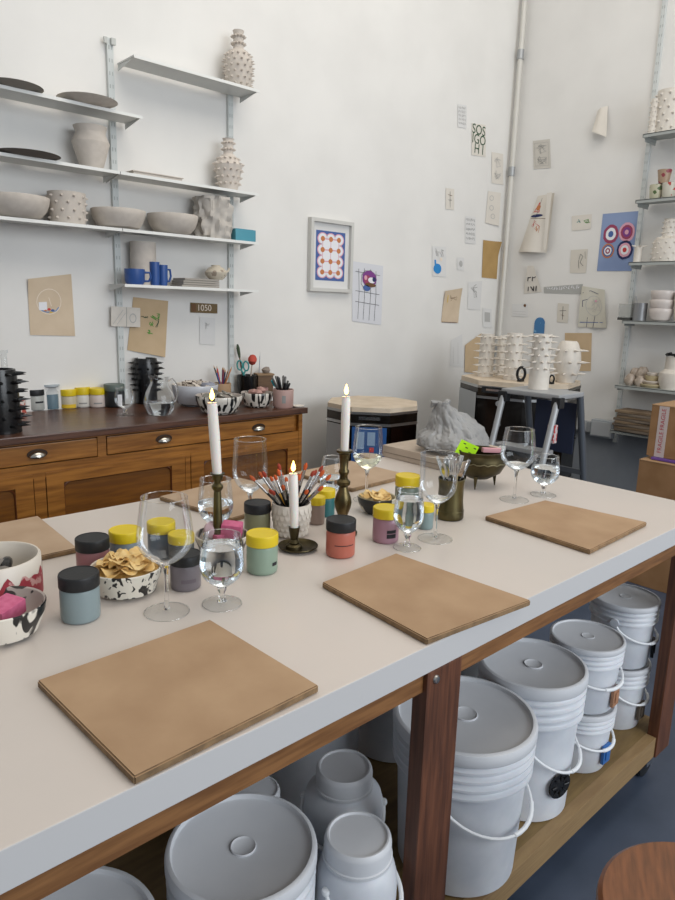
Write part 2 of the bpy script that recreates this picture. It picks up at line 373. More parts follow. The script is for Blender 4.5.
def goblet(x, y, z, h, rb, rr, rf, fill, label, group='short-stemmed water goblets on the white table'):
    t = thing('water_goblet', label, 'glass', (x, y, z), 0, group)
    hs = h*.25
    def R(u):
        if u < .42: return rb*math.sin(PI/2*(u/.42))**.6
        v = (u-.42)/.58; return rb+(rr-rb)*v**1.4
    us = [0.004, .02, .06, .12, .2, .3, .42, .55, .7, .85, 1]
    obj('bowl', MB().lathe([(R(u), hs+(h-hs)*u) for u in us], 40), GL, t)
    obj('rim', MB().tube([(rr*math.cos(a*PI/20), rr*math.sin(a*PI/20), h) for a in range(40)], .0008, 6, True), GLS, t)
    obj('stem', MB().lathe([(0, .007), (.009, .0065), (.006, .012), (.0055, hs-.01), (.0085, hs-.005), (.0085, hs), (0, hs+.001)], 18), GLS, t)
    obj('foot', MB().lathe([(rf, .0014), (rf*.55, .0036), (.009, .007), (0, .0072)], 40), GLF, t)
    obj('foot_rim', MB().tube([(rf*math.cos(a*PI/20), rf*math.sin(a*PI/20), .0013) for a in range(40)], .001, 6, True), GLS, t)
    if fill > 0:
        ul = [u for u in us if u < fill]+[fill]
        obj('water', MB().lathe([(0, hs+.003)]+[(max(R(u)-.0006, .0005), hs+(h-hs)*u+.0006) for u in ul]+[(0, hs+(h-hs)*fill+.0006)], 40), WATER, t)
    return t
def WG(px, yf, yt, wb, wr, fill, label, wf=None, **k):
    # yf = pixel row of foot centre, yt = centre of rim
    p = on_z(px, yf, TZ); d = depth(p)/F/2
    h = zof(p.x, p.y, yt)-TZ
    wf = wf or wb*.85
    return wine_glass(p.x, p.y, TZ, h, wb*d, wr*d, wf*d, fill, label, **k)
def GB(px, yf, yt, wb, wr, fill, label, **k):
    p = on_z(px, yf, TZ); d = depth(p)/F/2; h = zof(p.x, p.y, yt)-TZ
    return goblet(p.x, p.y, TZ, h, wb*d, wr*d, wb*.88*d, fill, label, **k)
WG(167, 612, 497, 55, 44, .0, 'largest wine glass at front left, between crisps bowl and goblet', wf=44)
WG(250, 531, 439, 35, 31, .12, 'wine glass behind the olive jar, in front of the wooden dresser')
WG(366, 500, 427, 30, 26, .32, 'wine glass of pale wine standing at the back just right of the brass candlestick')
WG(435, 539, 454, 37, 38, .12, 'wide wine glass in front of the olive brass cup of cutlery', wf=34)
WG(514, 500, 429, 34, 28, .16, 'wine glass standing behind the far right board, before the stepladder', wf=28)
GB(222, 604, 535, 44, 37, .80, 'water goblet beside the largest wine glass at front left')
GB(216, 541, 479, 35, 30, .5, 'water goblet directly behind the tall dark candlestick')
GB(407, 548, 490, 31, 25, .80, 'water goblet in front of the wide wine glass and pink jar')
GB(543, 495, 456, 28, 24, .62, 'water goblet at the far right end of the table beside the wine glass')
GB(331, 505, 457, 25, 18, .45, 'water goblet half hidden behind the brass candlestick')

# ------------------------------------------------------------------ candles
def flame(t, x, y, z, h=.03):
    f = obj('flame', MB().lathe([(0, 0), (.0035, h*.12), (.0052, h*.3), (.0045, h*.5), (.0026, h*.75), (0, h)], 14, (x, y, z)), FLAME, t)
    obj('wick', MB().tube([(x, y, z-.006), (x+.0005, y, z+.003)], .0008, 6), WICK, t)
def candle(px, y0, y1, base, w, label, lean=(0, 0)):
    x, y = base; z0 = zof(x, y, y0); z1 = zof(x, y, y1); r = w/2/F*depth((x, y, z0))
    t = thing('taper_candle', label, 'candle', (x, y, z0), 0, 'lit white taper candles')
    L = z1-z0
    top = Vector((lean[0], lean[1], L))
    obj('wax_stick', MB().tube([(0, 0, -.006), top*.5, top-Vector((0, 0, .004)), top], [r*.9, r*1.05, r, r*.7], 20), CANDLE, t)
    obj('wax_collar', MB().lathe([(0, L-.0005), (r*.8, L-.0005), (r*.95, L+.001), (0, L-.001)], 16, (lean[0], lean[1], 0)), CANDLE, t)
    flame(t, lean[0], lean[1], L+.005, .026)
    return z0
# tall dark candlestick
pa = on_z(218, 553, TZ); zt = zof(pa.x, pa.y, 473)-TZ; k = .0305
t = thing('candlestick', 'tall slender dark bronze candlestick standing among the glasses at left', 'candlestick', (pa.x, pa.y, TZ))
obj('base', MB().lathe([(0, .0005), (.036, .0005), (.037, .004), (.03, .009), (.016, .013), (.011, .02), (0, .02)], 32), OLBR, t)
obj('column', MB().lathe([(0, .019), (.0115, .02), (.013, .035), (.0105, .06), (.0085, zt-.05), (.0075, zt-.04), (.012, zt-.034), (.0125, zt-.028), (.007, zt-.022), (.008, zt-.014), (0, zt-.014)], 24), OLBR, t)
obj('cup', MB().lathe([(0, zt-.0145), (.011, zt-.014), (.0125, zt-.004), (.016, zt-.002), (.016, zt), (.0105, zt), (.0105, zt-.008), (0, zt-.008)], 28), OLBR, t)
candle(216, 473, 403, (pa.x, pa.y), 10, 'tallest lit white candle in the slender dark candlestick at left', lean=(-.0075, .006))
# chamberstick
pb = on_z(298, 549, TZ); rr_ = 20/F*depth(pb); zt = zof(pb.x, pb.y, 527)-TZ
t = thing('chamberstick', 'low dark bronze saucer candle holder in front of the brush cup', 'candlestick', (pb.x, pb.y, TZ))
obj('saucer', MB().lathe([(0, .0005), (rr_*.7, .0005), (rr_*.95, .006), (rr_, .009), (rr_*.99, .0105), (rr_*.9, .007), (rr_*.66, .003), (0, .003)], 40), BRONZE, t)
sk = -Vector((rt.x, rt.y, 0))*.009
obj('socket', MB().lathe([(0, .003), (.019, .003), (.018, .009), (.012, .013), (.013, .017), (.0085, .024), (.0125, zt-.005), (.0125, zt), (.0085, zt), (.0085, zt-.008), (0, zt-.008)], 28, sk), BRONZE, t)
candle(290, 527, 474, (pb.x+sk.x, pb.y+sk.y), 9, 'short lit white candle in the low saucer holder before the paintbrushes', lean=(-.003, .003))
# brass baluster candlestick
pc = on_z(342, 534, TZ); zt = zof(pc.x, pc.y, 450)-TZ
t = thing('candlestick', 'turned brass candlestick with a baluster stem behind the coral jar', 'candlestick', (pc.x, pc.y, TZ))
obj('base', MB().lathe([(0, .0005), (.036, .0005), (.037, .006), (.033, .012), (.022, .016), (.014, .021), (.012, .028), (0, .028)], 36), BRASS, t)
s = zt/.17
obj('baluster', MB().lathe([(0, .027)]+[(r, z*s) for r, z in ((.012, .028), (.014, .034), (.012, .04), (.019, .055), (.021, .066), (.018, .078), (.012, .09), (.010, .097), (.016, .102), (.0165, .108), (.010, .113), (.009, .12), (.0125, .125), (.0125, .129), (.0095, .133), (.0105, .15))]+[(0, .15*s)], 32), BRASS, t)
obj('cup', MB().lathe([(0, .149*s), (.011, .15*s), (.013, .163*s), (.019, .166*s), (.019, zt), (.0108, zt), (.0108, zt-.008), (0, zt-.008)], 32), BRASS, t)
candle(345, 450, 397, (pc.x, pc.y), 8.5, 'lit white candle in the brass candlestick with turned stem')

# ------------------------------------------------------------------ bowls with contents on the table
def bowl_prof(r, h, foot=.5, th=.004, belly=1.0):
    out = [(0, .0005), (r*foot, .0005), (r*foot*1.02, .003), (r*(foot+.2)*1, h*.12), (r*.88*belly, h*.4), (r*.97*belly, h*.7), (r, h*.96), (r-th*.4, h)]
    inn = [(r-th, h*.96), (r*.97*belly-th, h*.7), (r*.86*belly-th, h*.42), (r*.6, h*.2), (r*.3, h*.13+.001), (0, h*.13+.001)]
    return out, inn
def bowl(name, x, y, z, r, h, m, label, group=None, cat='bowl', min_=None, rz=0, **k):
    out, inn = bowl_prof(r, h, **k)
    if min_ is None: return tag(obj(name, MB().lathe(out+inn, 44), m, None, loc=(x, y, z)), label, cat, group)
    t = thing(name, label, cat, (x, y, z), rz, group)
    obj('bowl_outside', MB().lathe(out, 44), m, t); obj('bowl_inside', MB().lathe([out[-1]]+inn, 44), min_, t)
    return t
CHIP = mat('potato_crisp', 'e8cb90', .6, ns=60, col2='d8b068', bump=.1)
def chip_mesh():
    mb = MB(); n = 14; R_ = .0185
    for i in range(n): pass
    c = mb.b.verts.new((0, 0, 0)); prev = None; rings = []
    for q in (.5, 1):
        rings.append([mb.b.verts.new((R_*q*math.cos(2*PI*i/n), R_*.8*q*math.sin(2*PI*i/n), .34*R_*q*q*math.cos(4*PI*i/n)+.1*R_*q*math.sin(6*PI*i/n))) for i in range(n)])
    for i in range(n):
        j = (i+1) % n; mb.face([c, rings[0][i], rings[0][j]]); mb.face([rings[0][i], rings[1][i], rings[1][j], rings[0][j]])
    return mb.mesh('crisp')
def chips(x, y, z, r, h, n, label, group):
    me = None
    for i in range(n):
        if i == 0:
            me = chip_mesh(); me.materials.append(CHIP); me.shade_smooth()
        o = bpy.data.objects.new('potato_crisp', me); C.objects.link(o)
        a = i*2.4; q = math.sqrt((i+.3)/n)*(r-.022)
        o.location = (x+q*math.cos(a), y+q*math.sin(a), z+h*(.80+.42*(1-(q/r)**2))+random.uniform(-.004, .006))
        o.rotation_euler = (random.uniform(-.35, .35), random.uniform(-.35, .35), random.uniform(0, 6)); tag(o, label, 'crisp', group)
x, y, r = stand(126, 597, 50, TZ); r = 35/F*depth((x, y, TZ+.05)); hb = .052
x, y = on_z(126, 565, TZ+hb).x, on_z(126, 565, TZ+hb).y
bowl('serving_bowl', x, y, TZ, r, hb, SPL1, 'white bowl with black splatters holding potato crisps at left', min_=PORC, foot=.62)
tag(obj('crisp_heap', MB().lathe([(0, hb*.2), (r*.6, hb*.25), (r*.86, hb*.6), (r*.9, hb*.8), (r*.6, hb*.95), (0, hb*1.15)], 24), mat('crisp_heap', 'd2ac68', .8, ns=120, col2='b08840', bump=.5), None, loc=(x, y, TZ)), 'broken crisps filling the bowl under the whole ones at left', 'crisps')['kind'] = 'stuff'
chips(x, y, TZ, r, hb, 34, 'golden potato crisp in the black-splattered bowl at left', 'crisps heaped in the left bowl')
p = on_z(377, 496, TZ+.045); r = 19.5/F*depth(p)
bowl('serving_bowl', p.x, p.y, TZ, r, .045, mat('dark_rim_glaze', '1c1c1c', .3, scale=(1, 1, .4), ns=26, nd=2, col2='cfc8b4', band=(.52, .56)), 'dark-rimmed bowl of crisps behind the pink jar', min_=mat('cream_glaze', 'cfc6a8', .4), foot=.5)
chips(p.x, p.y, TZ, r, .04, 16, 'golden potato crisp in the dark-rimmed bowl behind the pink jar', 'crisps heaped in the dark-rimmed bowl')
# big white pot with red motif, cut by left picture edge
REDM = mat('red_white_motif', 'd8d0c4', .4)
p = on_z(-8, 556, TZ+.085); r = 45/F*depth(p); h = .085
t = thing('crock', 'white crock with red zigzag drawing at the left edge of the table', 'pot', (p.x, p.y, TZ))
obj('crock_body', MB().lathe([(0, .0005), (r*.96, .0005), (r, .004), (r, h-.003), (r-.002, h), (r-.005, h), (r-.007, h-.004), (r-.008, .02), (0, .012)], 48), mat('cream_crock', 'd6cec2', .4), t)
a = cam_ang(p.x, p.y); mz = MB(); N_ = 40
for i in range(N_):
    a0 = a-1.5+3.2*i/N_; a1 = a-1.5+3.2*(i+1)/N_; f = lambda q: .05+.012*abs(math.sin(q*7))+.006*math.sin(q*19)
    mz.face([mz.b.verts.new(((r+.0006)*math.cos(q), (r+.0006)*math.sin(q), zz)) for q, zz in ((a0, .012), (a1, .012), (a1, f(a1)), (a0, f(a0)))])
obj('red_motif', mz, mat('crimson_slip', '9c3440', .45, ns=60, nd=2, col2='c89a96', band=(.55, .6)), t)
for i, (dx, dy, rz) in enumerate(((.0, .004, .3), (.025, .01, 1.2), (.012, -.02, 2.2), (-.02, -.012, .9), (.03, -.012, 2.9))):
    o = obj('clay_tool', MB().tube([(-.03, 0, 0), (-.015, 0, .007), (0, 0, .01), (.02, 0, .008), (.034, 0, .001)], [.006, .01, .011, .01, .006], 10), [MATS['black_glaze'] if i == 1 else mat('grey_clay', '7c7670', .7)], None, loc=(p.x+dx, p.y+dy, TZ+.056-.004*i))
    o.rotation_euler = (0, .1, rz); tag(o, 'rounded grey lump inside the white crock at the left edge', 'tool', 'rounded grey lumps in the crock')
# bowl with pink sponge at left edge
p = on_z(0, 604, TZ+.052); r = 43/F*depth(p); h = .054
bowl('splash_bowl', p.x, p.y, TZ, r, h, SPL3, 'white bowl with black drips and pink sponge at the left table edge', min_=SPIN, foot=.6)
o = tag(obj('sponge', MB().box(-.026, .026, -.02, .02, -.012, .014, .004), PINK, None, loc=(p.x+.006, p.y-.002, TZ+.04)), 'pink sponge in the dripped bowl at the left edge', 'sponge'); o.rotation_euler = (.1, -.12, .5)
# middle bowl with pink sponge
p = on_z(222, 534, TZ+.042); r = 27/F*depth(p); h = .044
pm = p.copy()
bowl('splash_bowl', p.x, p.y, TZ, r, h, SPL3, 'black and white dripped bowl behind the dark candlestick', min_=SPIN, foot=.6)
d = Vector((rt.x, rt.y, 0))
q = p+d*.022; o = tag(obj('sponge', MB().box(-.022, .022, -.018, .018, -.014, .016, .003), PINK, None, loc=(q.x, q.y, TZ+.052)), 'pink sponge block in the dripped bowl behind the dark candlestick', 'sponge'); o.rotation_euler = (.05, .08, -.75)
q = p-d*.022; o = tag(obj('ceramic_shell', MB().lathe([(0, -.016), (.012, -.013), (.019, -.004), (.02, .004), (.013, .013), (.006, .018), (0, .019)], 18, wob=lambda c: c*(1+.18*math.sin(9*math.atan2(c.y, c.x))*.5)), mat('lilac_clay', 'c2a6ae', .6, ns=70, nd=1, col2='5e4a58', band=(.62, .66)), None, loc=(q.x, q.y, TZ+.05)), 'lilac speckled ceramic lump in the dripped bowl left of the candlestick', 'ornament'); o.rotation_euler = (1.1, .2, 0)
q = p-d*.002+Vector((-.01, -.01, 0)); o = tag(obj('sponge', MB().box(-.012, .012, -.01, .01, -.008, .008, .002), PINK, None, loc=(q.x, q.y, TZ+.038)), 'small pink sponge scrap low in the bowl behind the candlestick', 'sponge')

# ------------------------------------------------------------------ brush cup and brushes
x, y, r = stand(291, 541, 39, TZ); zt = zof(x, y, 502)-TZ
CUP = mat('scaled_white_porcelain', 'dcd4c8', .5)
mb = MB(); h = zt; SEG = 48
mb.lathe([(0, .0005), (r*.72, .0005), (r*.8, .006), (r*.93, h*.35), (r, h*.65), (r*.99, h), (r*.93, h), (r*.92, h*.7), (r*.8, h*.3), (0, h*.2)], SEG)
t = thing('brush_cup', 'white cup with carved scale texture holding the paintbrushes', 'cup', (x, y, TZ))
obj('cup_body', mb, CUP, t)
sc = MB()
for row in range(5):
    for i in range(22):
        a = 2*PI*(i+.5*(row % 2))/22; zz = h*(.16+.17*row); R_ = r*(.8+.2*min(1, zz/h*1.4)) + .0002
        c = Vector((R_*math.cos(a), R_*math.sin(a), zz))
        tn = Vector((-math.sin(a), math.cos(a), 0)); nn = Vector((math.cos(a), math.sin(a), 0)); w = r*.13
        vs = [sc.b.verts.new(c+tn*w*u+Vector((0, 0, v*h*.09))+nn*o_) for u, v, o_ in ((-1, 1, -.001), (1, 1, -.001), (1, 0, .0008), (.6, -.8, .0016), (0, -1, .002), (-.6, -.8, .0016), (-1, 0, .0008))]
        sc.face(vs)
obj('carved_scales', sc, CUP, t, True)['kind'] = 'stuff'
cupc = Vector((x, y, TZ)); cupr = r; cuph = h
HB = mat('black_brush_handle', '101014', .3); HS = mat('silver_ferrule', 'c8c8c8', .25, 1); BR1 = mat('orange_bristle', 'c85a2a', .8); BR2 = mat('red_bristle', '9c3a28', .8); BR3 = mat('yellow_handle', 'd8a02c', .5); HW = mat('wood_handle', 'b08a5c', .5); HR = mat('red_handle', 'b83a24', .4)
def brush(label, group, hm, bm, L=.16, name='paintbrush'):
    t = thing(name, label, 'brush', (0, 0, 0), 0, group)
    obj('handle', MB().tube([(0, 0, 0), (0, 0, L*.3), (0, 0, L*.66)], [.0014, .0036, .003], 10), hm, t)
    obj('ferrule', MB().tube([(0, 0, L*.66), (0, 0, L*.9)], [.0032, .0036], 10), HS, t)
    obj('bristles', MB().tube([(0, 0, L*.9), (0, 0, L*.935), (0, 0, L*.97), (0, 0, L)], [.0034, .0046, .0042, .0014], 10), bm, t)
    return t
protos = [brush('black-handled paintbrush with orange bristles in the white scaled cup', 'orange-tipped paintbrushes in the scaled cup', HB, BR1),
          brush('black-handled paintbrush with dark red bristles in the white scaled cup', 'red-tipped paintbrushes in the scaled cup', HB, BR2),
          brush('yellow-handled paintbrush leaning in the white scaled cup', 'yellow paintbrushes in the scaled cup', BR3, BR1, .14)]
def set_dir(o, base, d):
    o.location = base; o.rotation_mode = 'QUATERNION'; o.rotation_quaternion = Vector(d).to_track_quat('Z', 'Y')
used = set()
nb = 26
for i in range(nb):
    k = 2 if i in (3, 19) else (1 if i % 4 == 1 else 0)
    o = protos[k] if k not in used else dup(protos[k], (0, 0, 0)); used.add(k)
    a = 2.399*i; q = math.sqrt((i+.5)/nb)
    top = Vector((cupr*.84*q*math.cos(a), cupr*.84*q*math.sin(a), cuph))
    bot = Vector((-cupr*.5*q*math.cos(a+.3), -cupr*.5*q*math.sin(a+.3), cuph*.24))
    dd = (top-bot).normalized()
    sc_ = random.uniform(.86, 1.2)
    set_dir(o, cupc+bot, dd); o.scale = (1, 1, sc_*.92)

# ------------------------------------------------------------------ olive brass cup with cutlery, bronze tripod pot
x, y, r = stand(449, 522, 28, TZ); h = zof(x, y, 478)-TZ
t = thing('brass_cup', 'olive brass cup holding cutlery behind the wide wine glass', 'cup', (x, y, TZ))
obj('cup_body', MB().lathe([(0, .0005), (r*.92, .0005), (r, .005), (r*.99, h*.15), (r*.9, h*.45), (r*.88, h*.8), (r*.95, h), (r*.9, h), (r*.84, h*.8), (r*.84, h*.3), (0, h*.15)], 36), OLBR, t)
obj('bead', MB().tube([(r*.97*math.cos(a*PI/16), r*.97*math.sin(a*PI/16), h*.22) for a in range(32)], .0012, 6, True), OLBR, t)
def cutlery(kind):
    t = thing(kind, {'spoon': 'steel spoon standing bowl-up in the olive brass cup', 'fork': 'steel fork standing tines-up in the olive brass cup', 'table_knife': 'steel knife standing blade-up in the olive brass cup'}[kind], {'spoon': 'spoon', 'fork': 'fork', 'table_knife': 'knife'}[kind], (0, 0, 0), 0, {'spoon': 'spoons in the brass cup', 'fork': 'forks in the brass cup', 'table_knife': 'knives in the brass cup'}[kind])
    L = .15
    obj('handle', MB().box(-.003, .003, -.001, .001, 0, L*.66, .0005), CHROME, t)
    if kind == 'spoon':
        mb = MB().lathe([(0, -.0045), (.006, -.004), (.0105, -.0015), (.012, .0005), (.0105, 0), (.006, -.0026), (0, -.003)], 20)
        mb.move(Matrix.Translation((0, 0, L*.83)) @ Matrix.Rotation(PI/2, 4, 'X') @ Matrix.Diagonal((1, 1.9, 1, 1))); obj('spoon_bowl', mb, CHROME, t)
    elif kind == 'fork':
        mb = MB().box(-.009, .009, -.001, .001, L*.66, L*.76)
        for i in range(4): mb.box(-.009+.0048*i, -.0065+.0048*i, -.001, .001, L*.76, L)
        obj('tines', mb, CHROME, t)
    else:
        obj('blade', MB().box(-.007, .007, -.0006, .0006, L*.66, L*1.02, .0005), CHROME, t)
    return t
seen = {}
cc = Vector((x, y, TZ))
for i in range(12):
    kd = ('spoon', 'fork', 'table_knife')[i % 3]
    o = dup(seen[kd], (0, 0, 0)) if kd in seen else cutlery(kd); seen.setdefault(kd, o)
    a = 2.4*i+.5; q = math.sqrt((i+.5)/12)
    top = Vector((r*.72*q*math.cos(a), r*.72*q*math.sin(a), h)); bot = Vector((-r*.3*q*math.cos(a), -r*.3*q*math.sin(a), h*.17))
    set_dir(o, cc+bot, top-bot)
sp = cutlery('spoon'); sp['label'] = 'large spoon leaning far right out of the olive brass cup'; sp.pop('group', None) if hasattr(sp, 'pop') else None
dd = Vector((rt.x, rt.y, 0))
set_dir(sp, cc-dd*.008+Vector((0, 0, h*.25)), dd*.34+Vector((0, 0, .95))); sp.scale = (1.1, 1.1, .95)

p = on_z(480, 489, TZ); rr_ = 27/F*depth(p)
t = thing('tripod_pot', 'dark bronze round pot on three pointed legs at the table back', 'pot', (p.x+.03, p.y+.03, TZ), .4)
pot = Vector((p.x+.03, p.y+.03, TZ)); h = zof(pot.x, pot.y, 450)-TZ
obj('pot_body', MB().lathe([(0, h*.22), (rr_*.4, h*.24), (rr_*.8, h*.42), (rr_*.99, h*.68), (rr_*.97, h*.8), (rr_*.86, h*.9), (rr_*.9, h), (rr_*.83, h), (rr_*.8, h*.9), (rr_*.9, h*.75), (rr_*.7, h*.45), (0, h*.3)], 44), BRONZE, t)
for i in range(3):
    a = i*2*PI/3+3.2
    obj('leg', MB().tube([(rr_*.62*math.cos(a), rr_*.62*math.sin(a), h*.34), (rr_*.66*math.cos(a), rr_*.66*math.sin(a), .0005)], [.007, .0018], 10), BRONZE, t)
obj('relief_band', MB().tube([(rr_*.985*math.cos(a*PI/24), rr_*.985*math.sin(a*PI/24), h*.72+.0025*math.sin(a*4)) for a in range(48)], .0016, 6, True), mat('worn_relief', '8c8468', .4, .9), t)
HI = mat('fluorescent_card', 'b4ec1c', .6, emit=.15)
mb = MB().box(-.022, .022, -.0008, .0008, 0, .034); 
t = thing('price_tag', 'fluorescent yellow-green card leaning on the rim of the bronze pot', 'card', (pot.x-.058, pot.y+.02, TZ+h*.86), -.65); t.scale = (1.35, 1, 1.35)
o = obj('card', mb, HI, t, False); mb = MB()
for i, (u, v) in enumerate(((-.014, .008), (-.004, .02), (.008, .012), (.014, .026), (-.012, .027))): mb.box(u-.002, u+.004, -.0014, -.0009, v, v+.0022)
obj('card_marks', mb, INK['black'], t, False); t.rotation_euler = (.1, .4, -.75)
o = tag(obj('pink_eraser', MB().box(-.03, .03, -.008, .008, 0, .014, .002), mat('pale_pink', 'd49aa0', .6), None, loc=(pot.x+.015, pot.y-.03, TZ+h-.004)), 'pale pink stick lying across the mouth of the bronze pot', 'eraser'); o.rotation_euler = (0, .05, -.55)
o = tag(obj('crumpled_tissue', MB().lathe([(0, 0), (.01, .002), (.014, .01), (.008, .018), (0, .02)], 12, wob=lambda c: c*(1+.3*noise.noise(c*150))), PAPER, None, loc=(pot.x+.055, pot.y-.04, TZ+h-.006)), 'small white crumpled tissue at the right rim of the bronze pot', 'tissue')

# ware board box and plastic bag
t = thing('flat_carton', 'flat pale carton at the table back under the plastic bag', 'box', (0, 0, TZ))
obj('carton_body', MB().box(1.80, 2.14, 1.40, 1.70, .0005, .044, .003), mat('pale_carton', 'bfb0a0', .85, ns=10, col2='b4a494'), t, False)
obj('lid_seam', MB().box(1.7985, 1.8002, 1.41, 1.69, .018, .0195), mat('carton_shadow', '7c7064', .9), t, False)
p = on_z(450, 449, TZ+.045)
bag = MB(); bmesh.ops.create_icosphere(bag.b, subdivisions=6, radius=1)
for v in bag.b.verts:
    c = v.co.copy(); n = c.normalized()
    ht = max(0, n.z)
    w = 1-.30*ht**1.4
    q = Vector((n.x*w, n.y*w, n.z))
    f = 1+.16*noise.noise(n*2.2+Vector((3, 1, 4)))
    ang = math.atan2(n.y, n.x)
    f += .06*abs(noise.noise(Vector((n.x*5, n.y*5, n.z*2.0))))*2 + .05*abs(noise.noise(n*9)) + .02*abs(noise.noise(n*20))
    f -= .05*(1-abs(noise.noise(Vector((n.x*4.5+9, n.y*4.5, n.z*1.5)))))**6
    q *= f
    z = q.z*.085 if q.z > 0 else q.z*.03
    v.co = Vector((q.x*.128, q.y*.118, z*1.12+.03))
    if n.z > .5:      # drawn up into a peak towards the left
        k_ = ((n.z-.5)/.5)**1.6
        v.co += Vector((-.034*k_, .030*k_, .045*k_))
for v in bag.b.verts: v.co.z = max(v.co.z, .0008)
t = thing('plastic_bag', 'crumpled translucent grey plastic bag lying on the flat carton', 'bag', (p.x-.01, p.y-.02, TZ+.044))
bm_ = mat('grey_film', 'b9b9b9', .28, trans=.35, ior=1.1, ns=5, col2='a2a2a2', coat=.3)
obj('bag_body', bag, bm_, t)
mb = MB()
for a_, s_ in ((0.3, 1), (2.2, .8), (4.1, .7)):
    mb.tube([(-.034, .030, .152), (-.03+.02*math.cos(a_), .028+.02*math.sin(a_), .168), (-.034+.045*math.cos(a_)*s_, .03+.045*math.sin(a_)*s_, .170), (-.034+.05*math.cos(a_)*s_, .03+.05*math.sin(a_)*s_, .152)], [.008, .011, .012, .003], 10)
for v in mb.b.verts: v.co += Vector((noise.noise(v.co*90), noise.noise(v.co*90+Vector((5, 5, 5))), 0))*.006
obj('bag_handles', mb, bm_, t)
# ------------------------------------------------------------------ buckets under the table
def bucket(x, y, z, r, h, label, rz=0, ribs=3, hand=None, seal=None, group='white plastic lidded buckets under the table', sag=.42):
    t = thing('lidded_bucket', label, 'bucket', (x, y, z), rz, group)
    rb = r*.84
    def rad(u): return rb+(r*.945-rb)*u
    pr = [(0, .0005), (rb*.97, .0005), (rb, .004)]
    zs = h*.70
    pr.append((rad(.70), zs))
    for i in range(ribs):
        z0 = zs+(h*.93-zs)*i/ribs; z1 = zs+(h*.93-zs)*(i+1)/ribs
        R0 = r*(.985+.004*i)
        pr += [(R0*.945, z0), (R0, z0+.0015), (R0, z0+(z1-z0)*.30), (R0*.965, z0+(z1-z0)*.42), (R0*.945, z0+(z1-z0)*.6), (R0*.945, z1-.0005)]
    pr.append((r*.93, h*.93)); pr.append((0, h*.93))
    obj('bucket_body', MB().lathe(pr, 56), PLA, t)
    lid = obj('lid', MB().lathe([(r*.94, h*.92), (r*.99, h*.92), (r*1.005, h*.93), (r*1.005, h*.975), (r*.99, h*.995), (r*.965, h), (r*.935, h), (r*.925, h*.994), (r*.915, h*.978), (r*.90, h*.974), (0, h*.974)], 64), PLAL, t)
    obj('lid_boss', MB().lathe([(r*.17, h*.974), (r*.175, h*.98), (r*.165, h*.983), (r*.15, h*.979), (r*.13, h*.975), (0, h*.975)], 28, (r*.02, 0, 0)), PLAL, lid)
    if hand is not None:       # wire bail hanging down over the side facing angle hand
        a = hand-rz; R_ = r*1.02; pts = []
        for i in range(25):
            u = -1+2*i/24
            q = a+u*PI/2*.98
            zz = h*.74-h*sag*(1-u*u)**.62*.75
            pts.append((R_*math.cos(q), R_*math.sin(q), zz))
        o = obj('handle', MB().tube(pts, .0032, 8), WIRE, t)
        m = MB()
        m.tube(pts[9:16], .0048, 10); obj('grip', m, WIRE, o)
        for e in (pts[0], pts[-1]):
            obj('handle_lug', MB().lathe([(0, -.004), (.012, -.004), (.012, .004), (0, .005)], 16, M=Matrix.Translation(e) @ Matrix.Rotation(math.atan2(e[1], e[0]), 4, 'Z') @ Matrix.Rotation(PI/2, 4, 'Y')), PLA, o)
    if seal:
        a, zz, col, kind = seal; a -= rz
        u = zz/h; R_ = rad(u)+.004
        Mx = Matrix.Translation((R_*math.cos(a), R_*math.sin(a), zz)) @ Matrix.Rotation(a, 4, 'Z') @ Matrix.Rotation(PI/2, 4, 'Y')
        m = MB()
        if kind == 'disc':
            m.lathe([(0, -.003), (.03, -.003), (.034, 0), (.033, .003), (.024, .004), (.02, .002), (.014, .004), (0, .003)], 28, M=Mx)
            for i in range(8): m.tube([Mx @ Vector((.012*math.cos(i*PI/4), .012*math.sin(i*PI/4), .004)), Mx @ Vector((.027*math.cos(i*PI/4), .027*math.sin(i*PI/4), .0045))], .0018, 6)
        else: 
            m.box(-.026, .026, -.018, .018, -.003, .006, .003, M=Mx); m.box(-.014, .014, -.01, .01, .006, .009, .002, M=Mx)
        obj('glaze_sample_tag', m, col, t)
    return t
Z0 = .2985
FR = -PI/2
bucket(1.106, .770, Z0, .152, .35, 'largest white lidded bucket just right of the table leg', hand=-1.3, ribs=4)
bucket(1.388, .780, Z0, .128, .362, 'tall white bucket with a round black badge on its side', hand=-1.25, seal=(-1.8, .10, BLK, 'disc'), ribs=4, sag=.5)
bucket(1.628, .765, Z0, .092, .174, 'lower white bucket with a blue tag, third along under the table', hand=-1.5, seal=(-1.6, .055, mat('blue_tag', '2f66a8', .5), 'sq'))
bucket(1.628, .765, Z0+.1745, .095, .186, 'upper small white bucket with a tan tag, third stack along', hand=-1.7, seal=(-1.5, .045, mat('tan_tag', 'a87a5c', .6), 'sq'))
bucket(1.892, .790, Z0, .092, .195, 'lower white bucket at the far end beside the last leg', hand=-1.3, seal=(-1.6, .06, mat('grey_brown_tag', '5c5248', .6), 'sq'))
bucket(1.892, .790, Z0+.1955, .096, .195, 'upper white bucket at the far end beside the last leg', hand=-1.4, seal=(-1.15, .05, BLK, 'sq'))
bucket(.545, .79, Z0, .122, .335, 'white bucket with a broad grey lid at the front under the left board', hand=.1, ribs=3)
bucket(.262, .83, Z0, .14, .31, 'white bucket at far left, mostly below the table rail', ribs=2)
bucket(.30, 1.15, Z0, .14, .30, 'white bucket behind the far left one under the table', ribs=3)
bucket(.985, 1.14, Z0, .14, .36, 'tall white bucket in shadow behind the table leg', ribs=3)
bucket(.66, 1.36, Z0, .14, .42, 'tall white bucket deep in shadow behind the screw-top jars', ribs=2)
